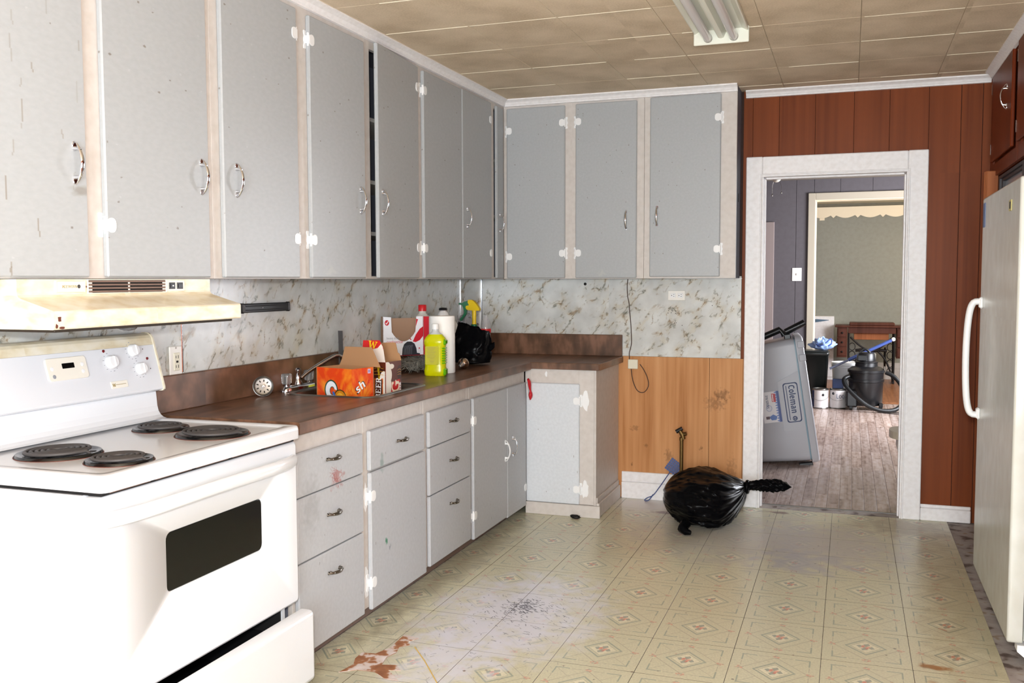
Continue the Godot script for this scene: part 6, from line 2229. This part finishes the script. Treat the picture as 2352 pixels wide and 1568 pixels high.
			part(lb, "print_spot", B.new().ball(0.014, Vector3(-0.045, 0.165, 0.072), 12, 1.1), M.print_dark)
		part(o, "bail", B.new().tube(range(13).map(func(i): return Vector3(cos(PI * i / 12) * 0.091, 0.15 - sin(PI * i / 12) * 0.06, 0.03 + sin(PI * i / 12) * 0.062)), 0.0016, 5), M.steel)
	p = Vector3(2.295, 0.2145, -4.94)
	o = thing("small_box", "small dark blue box standing on the second paint can", "box", p)
	part(o, "box", B.new().box(Vector3(0, 0.052, 0), Vector3(0.115, 0.10, 0.06), 0.004), M.print_blue)
	part(o, "white_end", B.new().box(Vector3(0.0665, 0.05, 0), Vector3(0.018, 0.09, 0.056), 0.003), M.cap_white)
	shop_vac(Vector3(2.58, 0, -4.93))
	# mop handle lying across
	p = Vector3(2.225, 0.425, -5.075)
	o = thing("mop_pole", "blue and grey mop handle slanting up from the pail behind the vacuum", "pole", p)
	var a := Vector3(-0.02, -0.01, 0)
	var e := Vector3(0.625, 0.325, 0.0)
	part(o, "shaft", B.new().tube([a, a.lerp(e, 0.32)], 0.013, 10), M.pole_grey)
	part(o, "grip", B.new().tube([a.lerp(e, 0.3), a.lerp(e, 0.55)], 0.02, 10), M.pole_blue)
	part(o, "upper_shaft", B.new().tube([a.lerp(e, 0.55), a.lerp(e, 0.97)], 0.018, 10), M.pole_blue)
	part(o, "tip", B.new().ball(0.022, e, 12), M.cap_white)
	sewing_table()
	# white cupboard at the far wall
	p = Vector3(1.96, 0, -8.1)
	o = thing("cupboard", "plain white cupboard against the far wall, a blue-grey strap hinge at its top", "cupboard", p)
	part(o, "carcass", B.new().span(-0.3, 0.235, 0.0, 0.885, -0.16, 0.12, 0.004), M.white_trim)
	part(o, "door", B.new().span(-0.28, 0.24, 0.04, 0.88, 0.1205, 0.138, 0.003), M.white_trim)
	part(o, "strap_hinge", B.new().prism(PackedVector2Array([Vector2(-0.02, 0.845), Vector2(0.02, 0.845), Vector2(0.17, 0.836), Vector2(0.17, 0.83), Vector2(0.02, 0.805), Vector2(-0.02, 0.80)]), 0.1385, 0.144), M.hinge_blue)
	# bench end just behind the wall
	p = Vector3(2.79, 0, -0.36)
	o = thing("bench", "white painted bench with a rounded seat end just inside the middle room", "bench", p)
	var sp := PackedVector2Array()
	for i in 9:
		var t := PI / 2 + PI * i / 8
		sp.append(Vector2(-0.08 + cos(t) * 0.065, sin(t) * 0.14))
	sp.append(Vector2(0.75, -0.14))
	sp.append(Vector2(0.75, 0.14))
	part(o, "seat", B.new().at(Transform3D(Basis(Vector3.RIGHT, -PI / 2), Vector3.ZERO)).prism(sp, 0.425, 0.47), M.bench_seat)
	part(o, "leg", B.new().prism(PackedVector2Array([Vector2(-0.095, 0.424), Vector2(0.06, 0.424), Vector2(0.06, 0.0), Vector2(-0.02, 0.0), Vector2(-0.03, 0.16), Vector2(-0.10, 0.36)]), -0.11, 0.11), M.bench_white)
	part(o, "leg", B.new().span(0.6, 0.7, 0.0, 0.424, -0.11, 0.11, 0.003), M.bench_white)
	part(o, "apron", B.new().span(0.0605, 0.6, 0.30, 0.424, -0.1, -0.075, 0.003), M.bench_white)

func cooler() -> void:
	# stood on its end: its lid faces right, its handle end is up
	var p := Vector3(2.19, 0.028, -1.70)
	var o := thing("cooler", "large grey cooler stood on end in the next room, lid to the right, leaning left", "cooler", p)
	o.rotation.z = 0.152
	o.rotation.y = 0.10
	var h := 0.965
	var mid := h * 0.5
	var at := func(x: float) -> Transform3D: return Transform3D(Basis(Vector3(0, 0, -1), Vector3(0, 1, 0), Vector3(1, 0, 0)), Vector3(x, mid, 0))
	var b := B.new().at(at.call(-0.52))
	b.loft([B.lift(B.rr(0.40, h - 0.12, 0.05, 6), 0.0), B.lift(B.rr(0.43, h - 0.09, 0.05, 6), 0.02), B.lift(B.rr(0.46, h - 0.04, 0.045, 6), 0.40), B.lift(B.rr(0.46, h - 0.04, 0.045, 6), 0.455)])
	part(o, "body", b, M.cooler_grey)
	b = B.new().at(at.call(-0.0645))
	part(o, "seal", b.slab(0.455, h - 0.045, 0.0105, 0.04, 0.002, Vector3(), 6), M.cooler_blue)
	b = B.new().at(at.call(-0.0535))
	part(o, "lid", b.slab(0.475, h, 0.056, 0.05, 0.02, Vector3(), 6), M.cooler_grey)
	# raised field with the maker's mark
	var zf := 0.2305
	var fld := part(o, "raised_panel", B.new().prism(PackedVector2Array([Vector2(-0.225, 0.64), Vector2(-0.085, 0.70), Vector2(-0.067, 0.705), Vector2(-0.067, 0.26), Vector2(-0.085, 0.26), Vector2(-0.225, 0.265)]), zf - 0.02, zf + 0.004), M.cooler_grey)
	var fr := Transform3D(Basis(Vector3(0, 0, 1), -PI / 2), Vector3(-0.137, 0.475, zf + 0.0042))
	for q in [[0.30, 0.108, 0.0012, M.print_blue], [0.286, 0.094, 0.0016, M.cooler_grey]]:
		b = B.new().at(fr)
		part(fld, "mark_frame", b.slab(q[0], q[1], q[2], 0.018, 0.0003, Vector3()), q[3])
	b = B.new().at(fr)
	part(fld, "mark_rule", b.box(Vector3(0, -0.031, 0.0019), Vector3(0.26, 0.005, 0.001)), M.print_blue)
	writing(fld, "mark_letters", "Coleman", 0.045, M.print_blue, fr * Transform3D(Basis.IDENTITY, Vector3(-0.026, 0.007, 0.0018)), "Droid Sans", 700, 0.82)
	b = B.new().at(fr * Transform3D(Basis.IDENTITY, Vector3(0.121, 0.004, 0.0017)))
	b.slab(0.036, 0.036, 0.0008, 0.018, 0.0002)
	part(fld, "mark_lantern", b, M.print_blue)
	b = B.new().at(fr * Transform3D(Basis.IDENTITY, Vector3(0.121, 0.004, 0.0026)))
	b.box(Vector3(-0.006, 0.001, 0), Vector3(0.005, 0.014, 0.0006))
	b.box(Vector3(0.006, 0.001, 0), Vector3(0.005, 0.014, 0.0006))
	b.box(Vector3(0, -0.012, 0), Vector3(0.014, 0.003, 0.0006))
	part(fld, "mark_lantern_glass", b, M.cooler_grey)
	# paper label beside it
	var pa := Pic.new(130, 240, c8(240, 236, 238))
	pa.poly([Vector2(112, 0), Vector2(130, 0), Vector2(130, 240), Vector2(110, 240)], c8(58, 78, 140))
	for i in 12:
		pa.poly([Vector2(112, i * 20), Vector2(92, i * 20 + 10), Vector2(112, i * 20 + 20)], c8(120, 140, 196))
	pa.poly([Vector2(76, 16), Vector2(104, 20), Vector2(102, 84), Vector2(74, 80)], c8(200, 52, 62))
	pa.poly([Vector2(80, 22), Vector2(88, 23), Vector2(86, 78), Vector2(78, 77)], c8(240, 220, 220))
	pa.disc(48, 128, 22, 26, c8(196, 198, 216)).disc(48, 128, 16, 20, c8(232, 230, 238))
	pa.poly([Vector2(40, 196), Vector2(70, 178), Vector2(98, 196), Vector2(88, 222), Vector2(56, 222)], c8(92, 124, 190)).poly([Vector2(18, 190), Vector2(44, 190), Vector2(44, 212), Vector2(18, 212)], c8(90, 62, 70))
	var lm := printed("cooler_label", pa, 0.135, 0.235)
	lm.uv1_offset = Vector3(0.36 / 0.135, 1.0 + 0.34 / 0.235, 0)
	var lb := part(o, "label", B.new().span(-0.36, -0.227, 0.34, 0.575, 0.229, 0.2312), lm)
	writing(lb, "label_letters", "316 SERIES", 0.018, M.print_blue, Transform3D(Basis(Vector3(0, 0, 1), -PI / 2), Vector3(-0.318, 0.50, 0.2314)), "Droid Sans", 700, 0.8)
	# swinging handle on the upper end
	var hd := B.new()
	hd.box(Vector3(-0.10, h - 0.03, 0.06), Vector3(0.05, 0.09, 0.03), 0.006)
	hd.tube([Vector3(-0.11, h + 0.03, 0.06), Vector3(0.04, h + 0.085, 0.06)], 0.026, 10)
	hd.tube([Vector3(-0.12, h + 0.01, 0.08), Vector3(-0.15, h + 0.055, 0.08), Vector3(-0.34, h - 0.0, 0.08)], 0.026, 10)
	part(o, "handle", hd, M.black_plastic)
	for z in [-0.17, 0.17]:
		part(o, "foot", B.new().box(Vector3(-0.10, -0.012, z), Vector3(0.10, 0.03, 0.05), 0.004), M.black_plastic)
	var hg := B.new()
	for y in [0.80, 0.90]:
		hg.box(Vector3(-0.02, y, 0.24), Vector3(0.05, 0.05, 0.014), 0.004)
	part(o, "latch", hg, M.cooler_grey)

func shop_vac(p: Vector3) -> void:
	var o := thing("shop_vacuum", "black wet and dry shop vacuum with its ribbed hose curled to the right", "vacuum cleaner", p)
	part(o, "drum", B.new().lathe([Vector2(0, 0.05), Vector2(0.16, 0.05), Vector2(0.168, 0.06), Vector2(0.175, 0.30), Vector2(0.183, 0.305), Vector2(0.183, 0.33), Vector2(0.176, 0.334), Vector2(0.178, 0.40), Vector2(0.19, 0.404), Vector2(0.19, 0.43), Vector2(0.18, 0.436)], 40), M.black_plastic)
	part(o, "motor_head", B.new().lathe([Vector2(0.178, 0.437), Vector2(0.15, 0.458), Vector2(0.115, 0.466), Vector2(0.112, 0.50), Vector2(0.118, 0.505), Vector2(0.118, 0.515), Vector2(0.10, 0.525), Vector2(0.097, 0.60), Vector2(0.085, 0.614), Vector2(0, 0.618)], 36), M.black_plastic)
	part(o, "handle", B.new().tube(range(9).map(func(i): return Vector3(-0.07 + 0.105 * i / 8.0, 0.612 + 0.04 * sin(PI * i / 8.0), 0.02)), 0.013, 8), M.black_plastic)
	part(o, "switch_box", B.new().box(Vector3(-0.045, 0.56, 0.095), Vector3(0.09, 0.06, 0.03), 0.006), M.black_rubber)
	for q in [[0.15, 0.12], [-0.15, 0.12], [0.15, -0.12], [-0.15, -0.12]]:
		var c := part(o, "caster", B.new().tube([Vector3(q[0] - 0.014, 0.026, q[1]), Vector3(q[0] + 0.014, 0.026, q[1])], 0.026, 14), M.black_rubber)
		part(c, "caster_fork", B.new().box(Vector3(q[0], 0.06, q[1]), Vector3(0.04, 0.05, 0.05), 0.006), M.black_plastic)
	for z in [0.436]:
		part(o, "latch", B.new().box(Vector3(0.183, 0.445, 0.03), Vector3(0.016, 0.05, 0.035), 0.004), M.tarnish)
	var path := smooth([Vector3(-0.172, 0.36, 0.09), Vector3(-0.22, 0.33, 0.13), Vector3(-0.20, 0.26, 0.20), Vector3(-0.10, 0.16, 0.25), Vector3(0.02, 0.07, 0.27), Vector3(0.15, 0.025, 0.26), Vector3(0.28, 0.03, 0.22), Vector3(0.36, 0.09, 0.16), Vector3(0.375, 0.18, 0.11), Vector3(0.34, 0.29, 0.07), Vector3(0.27, 0.37, 0.04), Vector3(0.195, 0.405, 0.02)], 14)
	var rad := []
	for i in path.size():
		rad.append(0.0215 + (0.0025 if i % 2 else 0.0))
	part(o, "hose", B.new().tube(path, rad, 10), M.black_rubber)
	part(o, "power_cord", B.new().tube(smooth([Vector3(0.16, 0.006, 0.30), Vector3(0.3, 0.006, 0.34), Vector3(0.42, 0.006, 0.29), Vector3(0.36, 0.006, 0.22), Vector3(0.2, 0.006, 0.24)], 5), 0.004, 6), M.black_rubber)
	part(o, "accessory_block", B.new().box(Vector3(-0.14, 0.12, 0.1), Vector3(0.12, 0.18, 0.1), 0.02), M.black_plastic)

func sewing_table() -> void:
	var p := Vector3(2.68, 0, -7.82)
	var o := thing("sewing_table", "old wooden treadle sewing table with drawers and ornate black iron legs", "table", p)
	var w := M.table_wood as Material
	part(o, "top", rel(p).span(2.215, 3.16, 0.752, 0.778, -8.03, -7.60, 0.005), w)
	part(o, "leaf_cover", rel(p).span(2.40, 2.97, 0.7785, 0.815, -7.99, -7.64, 0.008), w)
	part(o, "apron", rel(p).span(2.385, 2.985, 0.672, 0.7515, -7.99, -7.63, 0.004), w)
	part(o, "belly_tray", rel(p).span(2.46, 2.9, 0.585, 0.6715, -7.96, -7.70, 0.004), M.raw_trim)
	for s in [[2.245, 2.375], [2.995, 3.13]]:
		part(o, "drawer_case", rel(p).span(s[0], s[1], 0.345, 0.7515, -7.98, -7.635, 0.003), w)
		for i in 3:
			var y: float = 0.722 - i * 0.128
			var d := part(o, "drawer", rel(p).span(s[0] + 0.01, s[1] - 0.01, y - 0.1, y + 0.012, -7.6345, -7.62, 0.004), w)
			part(d, "drawer_pull", B.new().ball(0.014, Vector3((s[0] + s[1]) * 0.5, y - 0.045, -7.612) - p, 12), M.iron)
	for s in [-1, 1]:
		var x: float = 2.68 + s * 0.285
		var fr := rel(p)
		for z in [-7.95, -7.67]:
			fr.tube([Vector3(x, 0.672, z), Vector3(x, 0.0, z)], 0.013, 8)
		fr.tube([Vector3(x, 0.02, -7.97), Vector3(x, 0.02, -7.65)], 0.013, 8)
		var cu := []
		for i in 13:
			var t := i / 12.0
			cu.append(Vector3(x - s * (0.02 + 0.20 * sin(t * PI * 0.5)), 0.62 - 0.16 * t - 0.05 * sin(t * PI), -7.68))
		fr.tube(cu, 0.012, 7)
		cu = []
		for i in 13:
			var t := i / 12.0
			cu.append(Vector3(x - s * 0.21 * (1.0 - t) * (1.0 - 0.3 * t), 0.44 - 0.42 * t + 0.06 * sin(PI * t), -7.68))
		fr.tube(cu, 0.013, 7)
		for i in 4:
			var ri := []
			var ry := 0.16 + i * 0.11
			for j in 13:
				ri.append(Vector3(x - s * 0.045 + cos(TAU * j / 12) * 0.04, ry + sin(TAU * j / 12) * 0.05, -7.68))
			fr.tube(ri, 0.006, 6)
		part(o, "leg", fr, M.iron)
	part(o, "cross_bar", rel(p).tube([Vector3(2.48, 0.44, -7.68), Vector3(2.58, 0.45, -7.68), Vector3(2.68, 0.43, -7.68), Vector3(2.78, 0.45, -7.68), Vector3(2.88, 0.44, -7.68)], 0.02, 8), M.iron)
	var wl := []
	for j in 29:
		wl.append(Vector3(2.86, 0.34 + sin(TAU * j / 28) * 0.13, -7.85 + cos(TAU * j / 28) * 0.13))
	var wh := rel(p).tube(wl, 0.011, 7)
	for j in 5:
		wh.tube([Vector3(2.86, 0.34, -7.85), Vector3(2.86, 0.34 + sin(TAU * j / 5) * 0.13, -7.85 + cos(TAU * j / 5) * 0.13)], 0.006, 5)
	part(o, "drive_wheel", wh, M.iron)
	var td := rel(p)
	for i in 6:
		td.span(2.5, 2.84, 0.055, 0.07, -7.95 + i * 0.05, -7.93 + i * 0.05)
	part(o, "treadle", td, M.iron)
